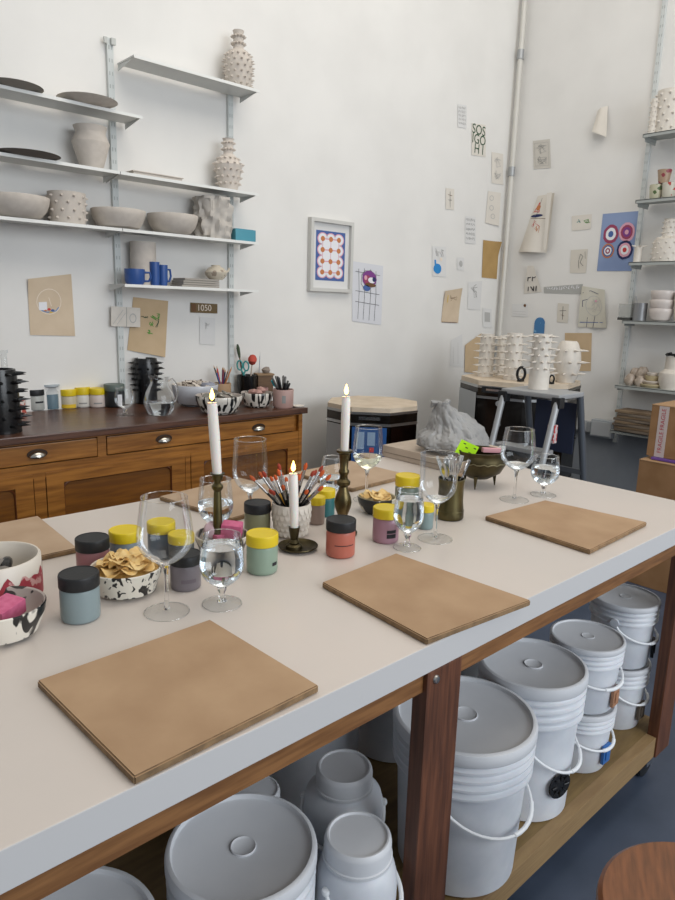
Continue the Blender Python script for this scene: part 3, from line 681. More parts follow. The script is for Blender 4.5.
bucket(1.30, 1.15, Z0, .14, .34, 'white bucket in the second row behind the black-badged one', ribs=3)
bucket(1.62, 1.12, Z0, .13, .34, 'white bucket in the second row behind the tan-tagged stack', ribs=3)
def screw_jar(x, y, z, r, h, rl, label, hand=None):
    t = thing('screw_top_jar', label, 'jar', (x, y, z), 0, 'white plastic screw-top tubs under the table')
    obj('jar_body', MB().lathe([(0, .0005), (r*.95, .0005), (r, .005), (r, h*.70), (r*.985, h*.76), (r*.93, h*.81), (rl*1.05, h*.85), (rl*1.0, h*.86), (rl*.95, h*.88), (0, h*.88)], 56), PLA, t)
    obj('screw_lid', MB().lathe([(rl*.99, h*.868), (rl*1.05, h*.870), (rl*1.05, h*.888), (rl*1.01, h*.892), (rl*1.01, h*.965), (rl*.99, h*.985), (rl*.93, h), (rl*.88, h), (rl*.85, h*.988), (0, h*.988)], 64), PLAL, t)
    if hand is not None:
        q_ = []
        for i in range(25):
            u = -1+i/12; a = hand+u*PI/2; k_ = 1-u*u
            q_.append(((r*.99+.012*k_)*math.cos(a), (r*.99+.012*k_)*math.sin(a), h*.76-.045*k_**.6))
        o = obj('handle', MB().tube(q_, .0042, 8), WIRE, t)
        for e in (q_[0], q_[-1]): obj('handle_lug', MB().lathe([(0, -.007), (.007, -.004), (.008, 0), (.007, .004), (0, .007)], 12, e), WIRE, o)
    return t
def sj(px, yb, w, ztop, zr=1.0):
    p = on_z(px, yb, ztop); return p.x, p.y, w/2/F*depth(p)
x, y, rl = sj(367, 845, 68, .60); y = max(y, .702); screw_jar(x, y, Z0, rl*1.22, .31, rl, 'white screw-top tub closest to the timber leg, with pale handle', hand=-1.6)
x2, y2, rl = sj(344, 778, 56, .58); screw_jar(x2, y2, Z0, rl*1.45, .31, rl, 'white screw-top tub behind the nearest one, with a looped handle', hand=-2.4)
x2, y2, rl = sj(258, 792, 44, .58); screw_jar(x2, y2, Z0, rl*1.4, .29, rl, 'white screw-top tub half hidden behind the broad-lidded bucket')

# ------------------------------------------------------------------ stool
best = None
pts = [(598, 900), (600.5, 873), (608, 858), (619, 847), (633, 840), (648, 838), (675, 840)]
SZ = .62; SR = .165
P_ = [on_z(a, b, SZ) for a, b in pts]
cx, cy = 1.12, .24
for _ in range(400):
    gx = gy = 0
    for q in P_:
        dx, dy = cx-q.x, cy-q.y; l = math.hypot(dx, dy); gx += dx/l*(l-SR); gy += dy/l*(l-SR)
    cx -= gx*.1; cy -= gy*.1
t = thing('wooden_stool', 'round brown wooden stool at the bottom right corner', 'stool', (cx, cy, 0), .5)
STW = mat('red_brown_stool_wood', '7c4a26', .45, scale=(3, 24, 3), ns=5, col2='603818', coat=.2, bump=.1)
obj('seat', MB().lathe([(0, SZ-.035), (SR*.9, SZ-.035), (SR*.98, SZ-.028), (SR, SZ-.016), (SR*.99, SZ-.006), (SR*.95, SZ-.0005), (SR*.85, SZ-.001), (SR*.4, SZ-.004), (0, SZ-.005)], 56), STW, t)
for i in range(4):
    a = PI/4+i*PI/2
    obj('leg', MB().tube([(.10*math.cos(a), .10*math.sin(a), SZ-.034), (.165*math.cos(a), .165*math.sin(a), FL+.001)], [.018, .014], 14), STW, t)
for i in range(4):
    a = PI/4+i*PI/2; b = a+PI/2; z = .28+.05*(i % 2); q = .165-.065*(z/SZ)
    obj('rung', MB().tube([(q*math.cos(a), q*math.sin(a), z), (q*math.cos(b), q*math.sin(b), z)], .008, 10), STW, t)

# ------------------------------------------------------------------ wooden dresser
DY = 2.45; DT = on_y(308, 407.5, DY).z; DX1 = on_y(308, 407.5, DY).x; DX0 = -.35
t = thing('dresser', 'long orange pine dresser with dark top along the back wall', 'dresser', (0, 0, 0))
obj('countertop', MB().box(DX0-.02, DX1, DY, 2.99, DT-.028, DT, .004), OAKT, t, False)
FY = DY+.025
obj('carcass', MB().box(DX0, DX1-.03, FY+.02, 2.985, FL+.06, DT-.028), OAK, t, False)
obj('plinth', MB().box(DX0, DX1-.04, FY+.04, 2.98, FL+.0005, FL+.06), OAKT, t, False)
ff = MB()
def X_(px, py=455): return on_y(px, py, FY).x
zd1 = on_y(97, 456, FY).z; zt_ = DT-.036
drs = [(-.33, 2*X_(37, 455)-X_(97, 445)-.04), (2*X_(37, 455)-X_(97, 445), X_(97, 445)), (X_(107, 445), X_(214, 440)), (X_(219, 438), X_(294, 428))]
obj('top_rail', MB().box(DX0, DX1-.031, FY+.001, FY+.02, zt_, DT-.028).box(DX0, X_(298, 440)+.002, FY+.001, FY+.02, zd1-.055, zd1-.004), OAK, t, False)
sts = [DX0]; 
for a, b in zip(drs, drs[1:]): obj('stile', MB().box(a[1]+.003, b[0]-.003, FY+.001, FY+.02, zd1-.004, zt_), OAK, t, False)
obj('stile', MB().box(max(drs[-1][1], X_(298, 440))+.003, DX1-.03, FY+.0003, FY+.02, FL+.06, zt_), OAK, t, False)
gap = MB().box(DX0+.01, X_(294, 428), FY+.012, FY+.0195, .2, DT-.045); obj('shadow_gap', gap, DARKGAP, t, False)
for a, b in drs:
    d = obj('drawer', MB().box(a, b, FY-.002, FY+.016, zd1, zt_-.003, .0025), OAK, t, False)
    cx_ = (a+b)/2
    pb_ = MB().lathe([(0, -.001), (.027, -.001), (.029, .001), (0, .0015)], 28); pb_.move(Matrix.Translation((cx_, FY-.003, (zd1+zt_)/2)) @ Matrix.Rotation(PI/2, 4, 'X') @ Matrix.Diagonal((1.25, .62, 1, 1)))
    obj('backplate', pb_, PULLB, d)
    cup = MB(); n = 16; g = []
    for i in range(n+1):
        a_ = PI*i/n; row = []
        for j in range(7):
            b_ = PI/2*j/6
            row.append(cup.b.verts.new((cx_+.031*math.cos(a_)*math.cos(b_*.0+0)*(1 if j == 0 else math.cos(b_)), FY-.004-.022*math.sin(b_), (zd1+zt_)/2-.009+.021*math.sin(a_)*math.cos(b_)+(-.002 if j == 6 else 0))))
        g.append(row)
    for i in range(n):
        for j in range(6): cup.face([g[i][j], g[i+1][j], g[i+1][j+1], g[i][j+1]])
    obj('cup_pull', cup, PULL, d)
zdt = on_y(120, 459.5, FY).z
doors = [(X_(-120), X_(-55)), (X_(-48), X_(33, 480)), (X_(46, 475), X_(185, 460)), (X_(191, 456), X_(298, 440))]
zdt = on_y(46, 471.5, FY).z
for a, b in doors:
    w = .062; z0 = .22; z1 = zdt-.004; m = MB()
    for q in ((a, a+w, z0, z1), (b-w, b, z0, z1), (a+w, b-w, z1-w*.72, z1), (a+w, b-w, z0, z0+w)): m.box(q[0], q[1], FY-.001, FY+.016, q[2], q[3])
    d = obj('door', m, OAK, t, False)
    n = MB(); n.box(a+w-.001, b-w+.001, FY+.008, FY+.014, z0+w-.001, z1-w*.72+.001); obj('door_panel', n, OAKP, d, False)
    e = MB(); x0, x1, y0, y1 = a+w, b-w, z0+w, z1-w*.72; k_ = .03
    pth = [(x0, y0), (x1, y0)]+[(x1, y1-k_)]+[(x1-k_+k_*math.cos(q*PI/8), y1-k_+k_*math.sin(q*PI/8)) for q in range(0, 5)]+[(x0+k_-k_*math.sin(q*PI/8), y1-k_+k_*math.cos(q*PI/8)) for q in range(0, 5)]
    e.tube([(px_, FY+.005, pz_) for px_, pz_ in pth], .0042, 6, True); obj('panel_moulding', e, mat('dark_moulding', '5c2c08', .45), d, True)
for a, b in zip(doors, doors[1:]): obj('stile', MB().box(a[1]+.003, b[0]-.003, FY+.001, FY+.02, .2, zd1-.055), OAK, t, False)
# end panel frame on the right side
obj('end_post', MB().box(DX1-.03, DX1-.012, FY+.001, FY+.05, FL+.0005, DT-.028).box(DX1-.03, DX1-.016, FY+.05, 2.985, FL+.0005, DT-.028), OAK, t, False)

# ------------------------------------------------------------------ spiky vessels
def spiky(x, y, z, prof, rings, per, sl, sr, m, name, label, cat='vase', group=None, up=0, seg=36, open_=True):
    mb = MB(); H_ = prof[-1][1]
    pr = [(0, .0005)]+prof
    if open_: r_ = prof[-1][0]; pr += [(r_*.86, H_), (r_*.8, H_*.75), (0, H_*.7)]
    mb.lathe(pr, seg)
    def rad(zz):
        for a, b in zip(prof, prof[1:]):
            if a[1] <= zz <= b[1]: return a[0]+(b[0]-a[0])*(zz-a[1])/max(1e-6, b[1]-a[1])
        return prof[-1][0]
    for i, zz in enumerate(rings):
        for k_ in range(per):
            a = 2*PI*(k_+.5*(i % 2))/per; R_ = rad(zz)
            mb.cone((R_*.9*math.cos(a), R_*.9*math.sin(a), zz), (math.cos(a), math.sin(a), up), sl+R_*.1, sr, 7)
    return tag(obj(name, mb, m, None, loc=(x, y, z)), label, cat, group)
def SD(px, yb, w): return stand(px, yb, w, DT)
def SDc(px, yb, w):
    x, y, r = SD(px, yb, w); y = min(y, 2.94); return on_y(px, yb, y).x, y, r
# black vessels on the dresser
x, y, r = SD(3, 435, 36); h = zof(x, y, 369)-DT
spiky(x, y, DT, [(r, .0005), (r*1.0, h*.3), (r*.92, h*.9), (r*.85, h)], [h*q for q in (.12, .25, .38, .52, .66, .80, .93)], 9, .036, .007, BLK, 'spiky_vessel', 'tall black cylinder vessel with spikes at the left edge of the dresser')
x, y, r = SD(147, 405, 26); h = zof(x, y, 358)-DT
spiky(x, y, DT, [(r*.8, .0005), (r*.8, h*.4), (r*1.0, h*.8), (r*.8, h)], [h*q for q in (.3, .42, .54, .66, .78, .9)], 10, .026, .006, BLK, 'spiky_vessel', 'black spiky vessel behind the glass carafe on the dresser')
# things on the dresser
def jd(px, yb, w, yt, col, lid, label, **k):
    x, y, r = SD(px, yb, w); h = zof(x, y, yt)-DT
    return jar(x, y, DT, r, h, col, lid, label, group='small jars along the back of the dresser', **k)
jd(36, 411, 19, 389, mat('cloudy_grey_jar', 'a4a6a2', .4), BLKM, 'cloudy grey jar with black lid on the dresser', lab=[(.5, .62, 0, .9, LBL)])
x, y, r = SD(52, 410, 17); h = zof(x, y, 384)-DT
t = thing('clip_jar', 'clear jar of blue glaze with flared glass lid on the dresser', 'jar', (x, y, DT), 0)
obj('jar_body', MB().lathe([(0, .0005), (r*.8, .0005), (r*.85, .004), (r*.85, h*.7), (r*.6, h*.82), (r*.62, h*.86)], 32), mat('frosted_glass', 'b8c2c6', .3, alpha=.22), t)
obj('blue_glaze', MB().lathe([(0, .002), (r*.78, .002), (r*.8, h*.6), (0, h*.6)], 32), jc('ocean_blue', '2c6e8e'), t)
obj('lid', MB().lathe([(0, h*.86), (r*.62, h*.86), (r*1.0, h*.92), (r*1.0, h*.99), (r*.9, h), (0, h)], 32), mat('lid_glass', 'a9b2b8', .2), t)
jd(69, 409, 16, 389, mat('cream_jar', 'bdb49c', .45), YEL, 'cream jar with yellow lid beside the blue glaze jar', lab=[(.05, .35, -1, 1, INK['yellow'])], lh=.34)
jd(83, 408, 15, 387, mat('white_jar', 'd0cdc6', .45), YEL, 'white jar with yellow lid, middle of the three on the dresser', lab=[(.3, .4, -.5, .6, INK['grey'])], lh=.36)
jd(98, 408, 15.5, 388, mat('pinkish_jar', 'cdbfb8', .45), YEL, 'pinkish white jar with yellow lid left of the dark jar', lab=[(.3, .4, -.5, .6, INK['grey'])], lh=.32)
jd(115, 408, 20, 384, mat('near_black_jar', '1c1e20', .35), mat('grey_green_lid', '5c6862', .5), 'near-black jar with grey green lid behind the small goblet', lab=[(.1, .8, .3, .8, INK['white'])])
x, y, r = SDc(19, 407, 12)
t = thing('glaze_jar', 'small red and white painted cup behind the black spiked vessel', 'jar', (x, y, DT))
obj('cup_body', MB().lathe([(0, .0005), (r, .0005), (r*1.05, .06), (r*.95, .06), (0, .05)], 28), mat('red_white_paint', 'cfc4be', .4, ns=50, nd=1, col2='b8584a', band=(.55, .58)), t)
x, y, r = SDc(7, 402, 12); h = zof(x, y, 350)-DT
tag(obj('glass_bottle', MB().lathe([(0, .0005), (r*1.4, .0005), (r*1.4, h*.45), (r*.45, h*.65), (r*.42, h*.95), (r*.6, h*.955), (r*.6, h)], 28), GL, None, loc=(x, y, DT)), 'clear glass bottle behind the black spiked vessel at left', 'bottle')
p = on_z(125, 415.5, DT); d_ = depth(p)/F/2
goblet(p.x, p.y, DT, zof(p.x, p.y, 388)-DT, 19*d_, 16*d_, 17*d_, .0, 'small clear goblet standing on the dresser before the dark jar', group='glassware on the dresser')
x, y, r = SD(160, 417, 31); h = zof(x, y, 376)-DT
t = thing('glass_carafe', 'clear glass water jug with handle on the dresser', 'jug', (x, y, DT))
gb = [(r*.72, .001), (r*.82, h*.08), (r*.98, h*.25), (r*1.0, h*.35), (r*.86, h*.58), (r*.55, h*.82), (r*.55, h*.92), (r*.68, h)]
obj('jug_body', MB().lathe([(0, .0005)]+gb, 36), GL, t)
obj('water', MB().lathe([(0, .003)]+[(q*.97, z) for q, z in ((r*.7, .003), (r*.82, h*.08), (r*.98, h*.25), (r*1.0, h*.33))]+[(0, h*.33)], 36), WATER, t)
a = math.atan2(rt.y, rt.x)
obj('handle', MB().tube([((q*r)*math.cos(a), (q*r)*math.sin(a), z*h) for q, z in ((.55, .88), (.85, .93), (1.1, .8), (1.15, .6), (1.05, .42), (.95, .36))], .0045, 10), GLS, t)
x, y, r = SD(193, 409, 36); h = zof(x, y, 385)-DT
bp = Vector((x, y, DT)); p = on_z(195, 384, DT+h); r = 23/F*depth(p)
bowl('mixing_bowl', p.x, p.y, DT, r, h, mat('white_glazed_bowl', 'c4c6cc', .3), 'large white bowl full of small spotted pieces on the dresser', min_=PORC, foot=.55)
wp = p.copy()
SPOT = mat('spotted_clay', 'c8beb2', .6, ns=60, nd=1, col2='4a3a32', band=(.55, .6))
for i in range(12):
    a = 2.4*i; q = math.sqrt((i+.5)/12)*r*.7
    o = obj('clay_test_piece', MB().box(-.02, .02, -.011, .011, -.005, .005, .003), SPOT, None, False, loc=(p.x+q*math.cos(a), p.y+q*math.sin(a), DT+h*.86+random.uniform(0, .018)+.015*(1-q/r)))
    o.rotation_euler = (random.uniform(-.7, .7), random.uniform(-.7, .7), random.uniform(0, 3)); tag(o, 'spotted clay test piece heaped in the large white bowl', 'clay piece', 'spotted test pieces in the white bowl')
o = tag(obj('grey_cloth', MB().lathe([(0, .02), (.03, .018), (.038, .006), (.03, 0), (0, 0)], 18, wob=lambda c: c*(1+.25*noise.noise(c*60))), mat('blue_grey_cloth', '8c8f9c', .9), None, loc=(p.x+r*.45, p.y-r*.3, DT+h*.9)), 'blue grey rag on the rim of the large white bowl', 'cloth')
STR = mat('black_white_stripes', '101012', .3, scale=(1, 1, .10), ns=62, nd=1, col2='d8d2c8', band=(.47, .50), coat=.3)
for (px, yb, ytop, hw, lab) in ((248-32+3, 415, 395, 23.5, 'black and white striped bowl on the dresser behind the tallest candle'), (257, 408, 392, 16, 'smaller black and white striped bowl on the dresser near the pink mug')):
    x, y, r = SD(px, yb, hw*1.2); h = zof(x, y, ytop)-DT; p = on_z(px, ytop, DT+h); r = hw/F*depth(p)
    x, y = p.x, p.y
    bowl('striped_bowl', x, y, DT, r, h, STR, lab, min_=SPIN, foot=.55)
    for i in range(9):
        a = 2.4*i+1; q = math.sqrt((i+.5)/9)*r*.62
        if hw > 20: 
            o = obj('glass_jar_lid', MB().lathe([(0, 0), (.018, 0), (.02, .003), (.018, .008), (0, .008)], 18), mat('dull_tin', '8c8a84', .35, .8), None, loc=(x+q*math.cos(a), y+q*math.sin(a), DT+h*.9+.004*(i % 3)))
            o.rotation_euler = (random.uniform(-.6, .6), random.uniform(-.6, .6), 0); tag(o, 'small dull metal lid heaped in the larger striped bowl', 'lid', 'metal lids in the larger striped bowl')
        elif i < 6:
            o = obj('pink_clay_lump', MB().lathe([(0, -.014), (.013, -.01), (.018, 0), (.013, .01), (0, .014)], 14, wob=lambda c: c*(1+.25*noise.noise(c*80))), mat('pink_clay', 'b08880', .7), None, loc=(x+q*math.cos(a), y+q*math.sin(a), DT+h*.95+.006*(i % 3)))
            tag(o, 'pink grey clay lump heaped in the smaller striped bowl', 'clay piece', 'pink clay lumps in the smaller striped bowl')
# pencil pot behind
x, y, r = SD(222, 398, 22)
p = on_z(222, 384, DT+.075); x, y = p.x, p.y; r = 9/F*depth(p)
t = thing('pencil_pot', 'tan pot of coloured pencils behind the striped bowl', 'pot', (x, y, DT))
obj('pot_body', MB().lathe([(0, .0005), (r, .0005), (r, .08), (r*.9, .08), (r*.9, .012), (0, .012)], 28), mat('tan_clay', 'b49474', .6), t)
cols = ['brown', 'red', 'navy', 'teal', 'blue', 'orange', 'black', 'crimson', 'brown']
for i, c_ in enumerate(cols):
    a = 2.4*i; q = r*.75*math.sqrt((i+.5)/9)
    tp = thing('colour_pencil', c_+' pencil standing in the tan pot on the dresser', 'pencil', (0, 0, 0), 0, 'coloured pencils in the tan pot')
    L_ = .155+random.uniform(-.015, .015)
    obj('barrel', MB().tube([(0, 0, 0), (0, 0, L_-.014)], .0035, 6), INK[c_], tp)
    obj('point', MB().tube([(0, 0, L_-.014), (0, 0, L_)], [.0035, .0006], 6), HW, tp)
    set_dir(tp, Vector((x-q*.3*math.cos(a), y-q*.3*math.sin(a), DT+.014)), Vector((q*1.1*math.cos(a), q*1.1*math.sin(a), .075)))
# dark pot with scissors and tall brushes
p = on_z(247, 375, DT+.11); x, y = p.x, p.y; r = 10/F*depth(p)
t = thing('tool_pot', 'black pot holding scissors and tall brushes on the dresser', 'pot', (x, y, DT))
obj('pot_body', MB().lathe([(0, .0005), (r*.8, .0005), (r*.95, .05), (r, .11), (r*.9, .11), (r*.7, .02), (0, .015)], 28), BLK, t)
tpc = Vector((x, y, DT)); dr = Vector((rt.x, rt.y, 0))
def loop(mb, c, rx, rz_, r_, u):
    mb.tube([c+u*(rx*math.cos(a*PI/12))+Vector((0, 0, rz_*math.sin(a*PI/12))) for a in range(24)], r_, 8, True)
def scissors(base, colm, label, s=1, tilt=0, group=None):
    t = thing('scissors', label, 'scissors', base, 0)
    u = Vector((math.cos(.0), 0, 0)); m = MB(); loop(m, Vector((-.014*s, 0, .125*s)), .012*s, .021*s, .0035*s, u); loop(m, Vector((.014*s, 0, .12*s)), .012*s, .021*s, .0035*s, u)
    m.tube([(-.010*s, 0, .106*s), (.003*s, 0, .08*s)], .0035*s, 8).tube([(.010*s, 0, .101*s), (-.003*s, 0, .08*s)], .0035*s, 8)
    obj('finger_loops', m, colm, t)
    obj('blade', MB().box(-.005*s, .001*s, -.001, .0005, 0, .085*s), CHROME, t, False); obj('blade', MB().box(-.001*s, .005*s, .0006, .002, 0, .085*s), CHROME, t, False)
    t.rotation_euler = (0, tilt, YAW*-1); return t
scissors(tpc+Vector((-.012, .0, .018)), mat('teal_plastic', '2f8c8a', .4), 'teal-handled scissors upright in the black pot', 1.15, -.08)
def tall(name, label, cat, base, d, L, hm, hr, head, hmm, hname):
    t = thing(name, label, cat, base)
    obj('handle', MB().tube([(0, 0, 0), (0, 0, L*.5), (0, 0, L*.8)], [hr*.6, hr, hr*.8], 10), hm, t)
    obj(hname, head(L), hmm, t); set_dir(t, base, d); return t
tall('large_brush', 'tall brush with dark green bristles and brown handle in the black pot', 'brush', tpc+Vector((-.005, .01, .02)), -dr*.16+Vector((0, 0, 1)), .25, mat('worn_brown_handle', '7c5238', .5), .004, lambda L: MB().tube([(0, 0, L*.72), (0, 0, L*.8), (0, 0, L*.92), (0, 0, L)], [.005, .008, .009, .004], 12), mat('dark_green_bristle', '3c4a34', .8), 'bristles')
tall('red_sponge_stick', 'stick with a lumpy coral red head in the black pot', 'tool', tpc+Vector((.012, -.003, .02)), dr*.10+Vector((0, 0, 1)), .19, mat('pale_stick', 'b8a898', .6), .004, lambda L: MB().lathe([(0, L*.74), (.014, L*.78), (.02, L*.86), (.021, L*.93), (.012, L*1.02), (0, L*1.04)], 18, wob=lambda c: Vector((c.x*(1+.3*math.sin(c.z*160)), c.y*(1+.2*math.sin(5*math.atan2(c.y, c.x))), c.z))), mat('coral_red_sponge', 'b84a3c', .8), 'head')
tall('thin_tool', 'thin blue steel needle tool rising above the wooden box', 'tool', tpc+Vector((.03, -.004, .03)) if False else Vector((on_y(259, 366, 2.91).x, 2.91, DT+.116)), dr*.05+Vector((0, 0, 1)), .115, mat('blue_steel', '6a7c9c', .3, .8), .0016, lambda L: MB().tube([(0, 0, L*.8), (0, 0, L)], [.0014, .0004], 8), STEEL, 'tip')
tag(obj('grey_stone', MB().lathe([(0, 0), (.018, .003), (.024, .016), (.016, .03), (0, .034)], 18, wob=lambda c: c*(1+.15*noise.noise(c*50))), mat('grey_brown_stone', '8a7e74', .8), None, loc=(on_y(266, 366, 2.925).x, 2.925, DT+.116)), 'rounded grey brown stone on top of the small wooden box', 'stone')
p = on_y(264, 366, 2.925)
t = thing('wooden_box', 'small brown wooden box with lid behind the pink mug', 'box', (p.x, p.y, DT), -.3)
obj('box_body', MB().box(-.042, .042, -.03, .03, .0005, .106, .002), mat('brown_box_wood', '6c5034', .6, scale=(2, 2, 14), ns=8, col2='523a24'), t, False)
obj('lid', MB().box(-.047, .047, -.035, .035, .106, .1155, .002), mat('light_box_lid', '8e7252', .6), t, False)
x, y, r = SD(283, 409, 21); h = zof(x, y, 389)-DT
t = thing('pink_mug', 'pale pink mug of black markers at the right end of the dresser', 'mug', (x, y, DT))
obj('mug_body', MB().lathe([(0, .0005), (r*.85, .0005), (r*.97, .01), (r, h), (r*.92, h), (r*.88, .012), (0, .01)], 32), mat('pale_pink_glaze', 'c4a49c', .4, ns=12, nd=1, col2='b8958c'), t)
obj('painted_mark', patch(r*.995, h*.3, h*.7, cam_ang(x, y)-.1, cam_ang(x, y)+.25), INK['grey'], t)
for i in range(10):
    a = 2.4*i; q = r*.7*math.sqrt((i+.5)/10); L_ = random.uniform(.10, .145)
    tp = thing('marker_pen', 'black marker pen standing in the pale pink mug', 'pen', (0, 0, 0), 0, 'black pens in the pink mug')
    obj('barrel', MB().tube([(0, 0, 0), (0, 0, L_*.7)], .0045, 8), HB, tp); obj('cap', MB().tube([(0, 0, L_*.62), (0, 0, L_*.97), (0, 0, L_)], [.0055, .005, .003], 8), HB if i % 3 else mat('grey_cap', '5c5a58', .4), tp)
    set_dir(tp, Vector((x-q*.4*math.cos(a), y-q*.4*math.sin(a), DT+.014)), Vector((q*1.1*math.cos(a), q*1.1*math.sin(a), .07)))
tp = thing('teal_pen', 'bright teal tool leaning left out of the pale pink mug', 'pen', (0, 0, 0))
obj('barrel', MB().tube([(0, 0, 0), (0, 0, .09)], .003, 8), HB, tp); obj('head', MB().tube([(0, 0, .09), (0, 0, .1), (0, 0, .125), (0, 0, .13)], [.004, .009, .009, .003], 10), mat('bright_teal', '1fa0b0', .35), tp)
set_dir(tp, Vector((x+.008, y-.005, DT+.016)), -dr*.55+Vector((0, 0, 1)))
p = on_z(265, 402, DT+.01)
x, y, r = SD(266, 401, 11)
tag(obj('rose_pot', MB().lathe([(0, .0005), (r, .0005), (r*1.05, .06), (r*.95, .06), (r*.9, .01), (0, .01)], 24), mat('rose_grey_glaze', 'a47c78', .5), None, loc=(x, y+.03, DT)), 'small rose grey pot between striped bowl and pink mug', 'pot')
x, y, r = SD(298, 408, 12)
tag(obj('white_dish', MB().lathe([(0, .0005), (r*.8, .0005), (r, .007), (r*.95, .009), (0, .006)], 24), PORC, None, loc=(x, y, DT)), 'tiny white dish at the right corner of the dresser', 'dish')

# ------------------------------------------------------------------ wall shelves on the back wall
SFY = 2.825
def upright(x, z0, z1, wall, label, y=None):
    if wall == 'L':
        t = thing('shelf_upright', label, 'shelf rail', (x, WY, 0), 0, 'white shelf rails on the back wall')
        obj('rail', MB().box(-.014, .014, -.018, 0, z0, z1, .002), UPR, t, False)
        sl = MB(); n = int((z1-z0)/.05)
        for i in range(n):
            for sx in (-.006, .006): sl.box(sx-.002, sx+.002, -.0186, -.018, z0+.03+.05*i, z0+.045+.05*i)
    else:
        t = thing('shelf_upright', label, 'shelf rail', (WX, y, 0), 0)
        obj('rail', MB().box(-.018, 0, -.013, .013, z0, z1, .002), UPR, t, False)
        sl = MB(); n = int((z1-z0)/.05)
        for i in range(n):
            for sx in (-.006, .006): sl.box(-.0186, -.018, sx-.002, sx+.002, z0+.03+.05*i, z0+.045+.05*i)
    obj('slots', sl, mat('slot_shadow', 'a6aaa8', .7), t, False)['kind'] = 'stuff'
    return t
U1 = on_y(116, 250, WY).x; U2 = on_y(229.5, 250, WY).x; U0 = U1-(U2-U1)
ZA, ZB, ZC, ZD, ZE = 2.469, 2.242, 2.010, 1.784, 1.557
upright(U1, DT+.02, 2.56, 'L', 'white shelf rail between the two bays of the back wall')
upright(U2, DT+.02, 2.5, 'L', 'white shelf rail at the right end of the back wall shelves')
upright(U0, DT+.02, 2.5, 'L', 'white shelf rail beyond the left edge of the picture')
t = thing('wall_clip', 'small clear plastic clip above the middle shelf rail', 'clip', (U1, WY-.018, 2.545))
obj('clip', MB().box(-.03, -.016, -.012, 0, -.012, .012, .002).box(.0, .02, -.014, 0, -.012, .014, .002), mat('clear_clip', 'b8bab6', .3), t, False)
def shelf(x0, x1, z, label, group='white metal shelves on the back wall', y0=SFY):
    t = thing('wall_shelf', label, 'shelf', ((x0+x1)/2, WY, z), 0, group); w = (x1-x0)/2
    obj('shelf_board', MB().box(-w, w, y0-WY+.003, -.02, -.006, 0), SHELF, t, False)
    obj('front_lip', MB().box(-w, w, y0-WY, y0-WY+.003, -.012, .0003), mat('white_shelf_lip', 'e2e2de', .5), t, False)
    for sx in (-w+.004, w-.004):
        m = MB(); a_ = [m.b.verts.new((sx-.001, p_, q_)) for p_, q_ in ((y0-WY+.01, -.0065), (-.02, -.0065), (-.02, -.03))]; b_ = [m.b.verts.new((v.co.x+.002, v.co.y, v.co.z)) for v in a_]
        m.face(a_[::-1]); m.face(b_)
        for i in range(3): m.face([a_[i], a_[(i+1) % 3], b_[(i+1) % 3], b_[i]])
        obj('bracket', m, SHELF, t, False)
    return t
XR = on_y(259, 241, SFY).x; XM = on_y(121, 176, SFY).x; XL = XM-.66
XB = on_y(143, 117, SFY).x
shelf(on_y(134, 54, SFY).x, XR, ZA, 'topmost white shelf of the right bay, holding one spiky vase')
shelf(XL, XB-.001, ZB, 'highest white shelf of the left bay, holding two flat plates')
shelf(XM, XR, ZC, 'second white shelf of the right bay, with a tray and spiky vase')
shelf(XL, XM-.003, ZC, 'second white shelf of the left bay, with an angular vase')
shelf(XM, XR, ZD, 'white shelf of the right bay holding a bowl and crumpled vessel')
shelf(XL, XM-.003, ZD, 'white shelf of the left bay holding bowls and a spiky cup')
shelf(XM, XR, ZE, 'lowest white shelf of the right bay, holding blue mugs')
def SS(px, yb, w, z):
    # stands on shelf, clamp depth to the shelf
    x, y, r = stand(px, yb, w, z)
    return x, y, r
def on_shelf(px, z, wpx, y=2.91):
    # mid-depth of the shelf at this column: find x by projecting
    x = 1.0
    for _ in range(30):
        q = proj((x, y, z)); x += (px-q[0])/F*depth((x, y, z))*1.3
    return x, y, wpx/2/F*depth((x, y, z))
def prz(prof, r, h): return [(a*r, b*h) for a, b in prof]
SPV = [(.55, .002), (.75, .1), (1, .28), (1, .42), (.85, .55), (.36, .68), (.34, .96), (.42, 1)]
x, y, r = on_shelf(238.5, ZA, 27); h = zof(x, y, 31)-ZA
spiky(x, y, ZA, prz([(.8, .002), (.95, .12), (1, .35), (1, .5), (.75, .64), (.38, .7), (.36, .96), (.42, 1)], r, h), [h*q for q in (.08, .18, .28, .38, .48, .58, .78, .9)], 13, .015, .0075, BISQ, 'spiky_vase', 'beige spiky bottle vase alone on the topmost shelf')
x, y, r = on_shelf(228.5, ZC, 28); h = zof(x, y, 139)-ZC
spiky(x, y, ZC, prz([(.6, .002), (.7, .1), (.9, .4), (1, .5), (.5, .68), (.34, .72), (.32, .96), (.42, 1)], r, h), [h*q for q in (.15, .27, .4, .52, .62, .8, .92)], 13, .015, .0075, BISQL, 'spiky_vase', 'pale spiky bottle vase on the second shelf of the right bay')
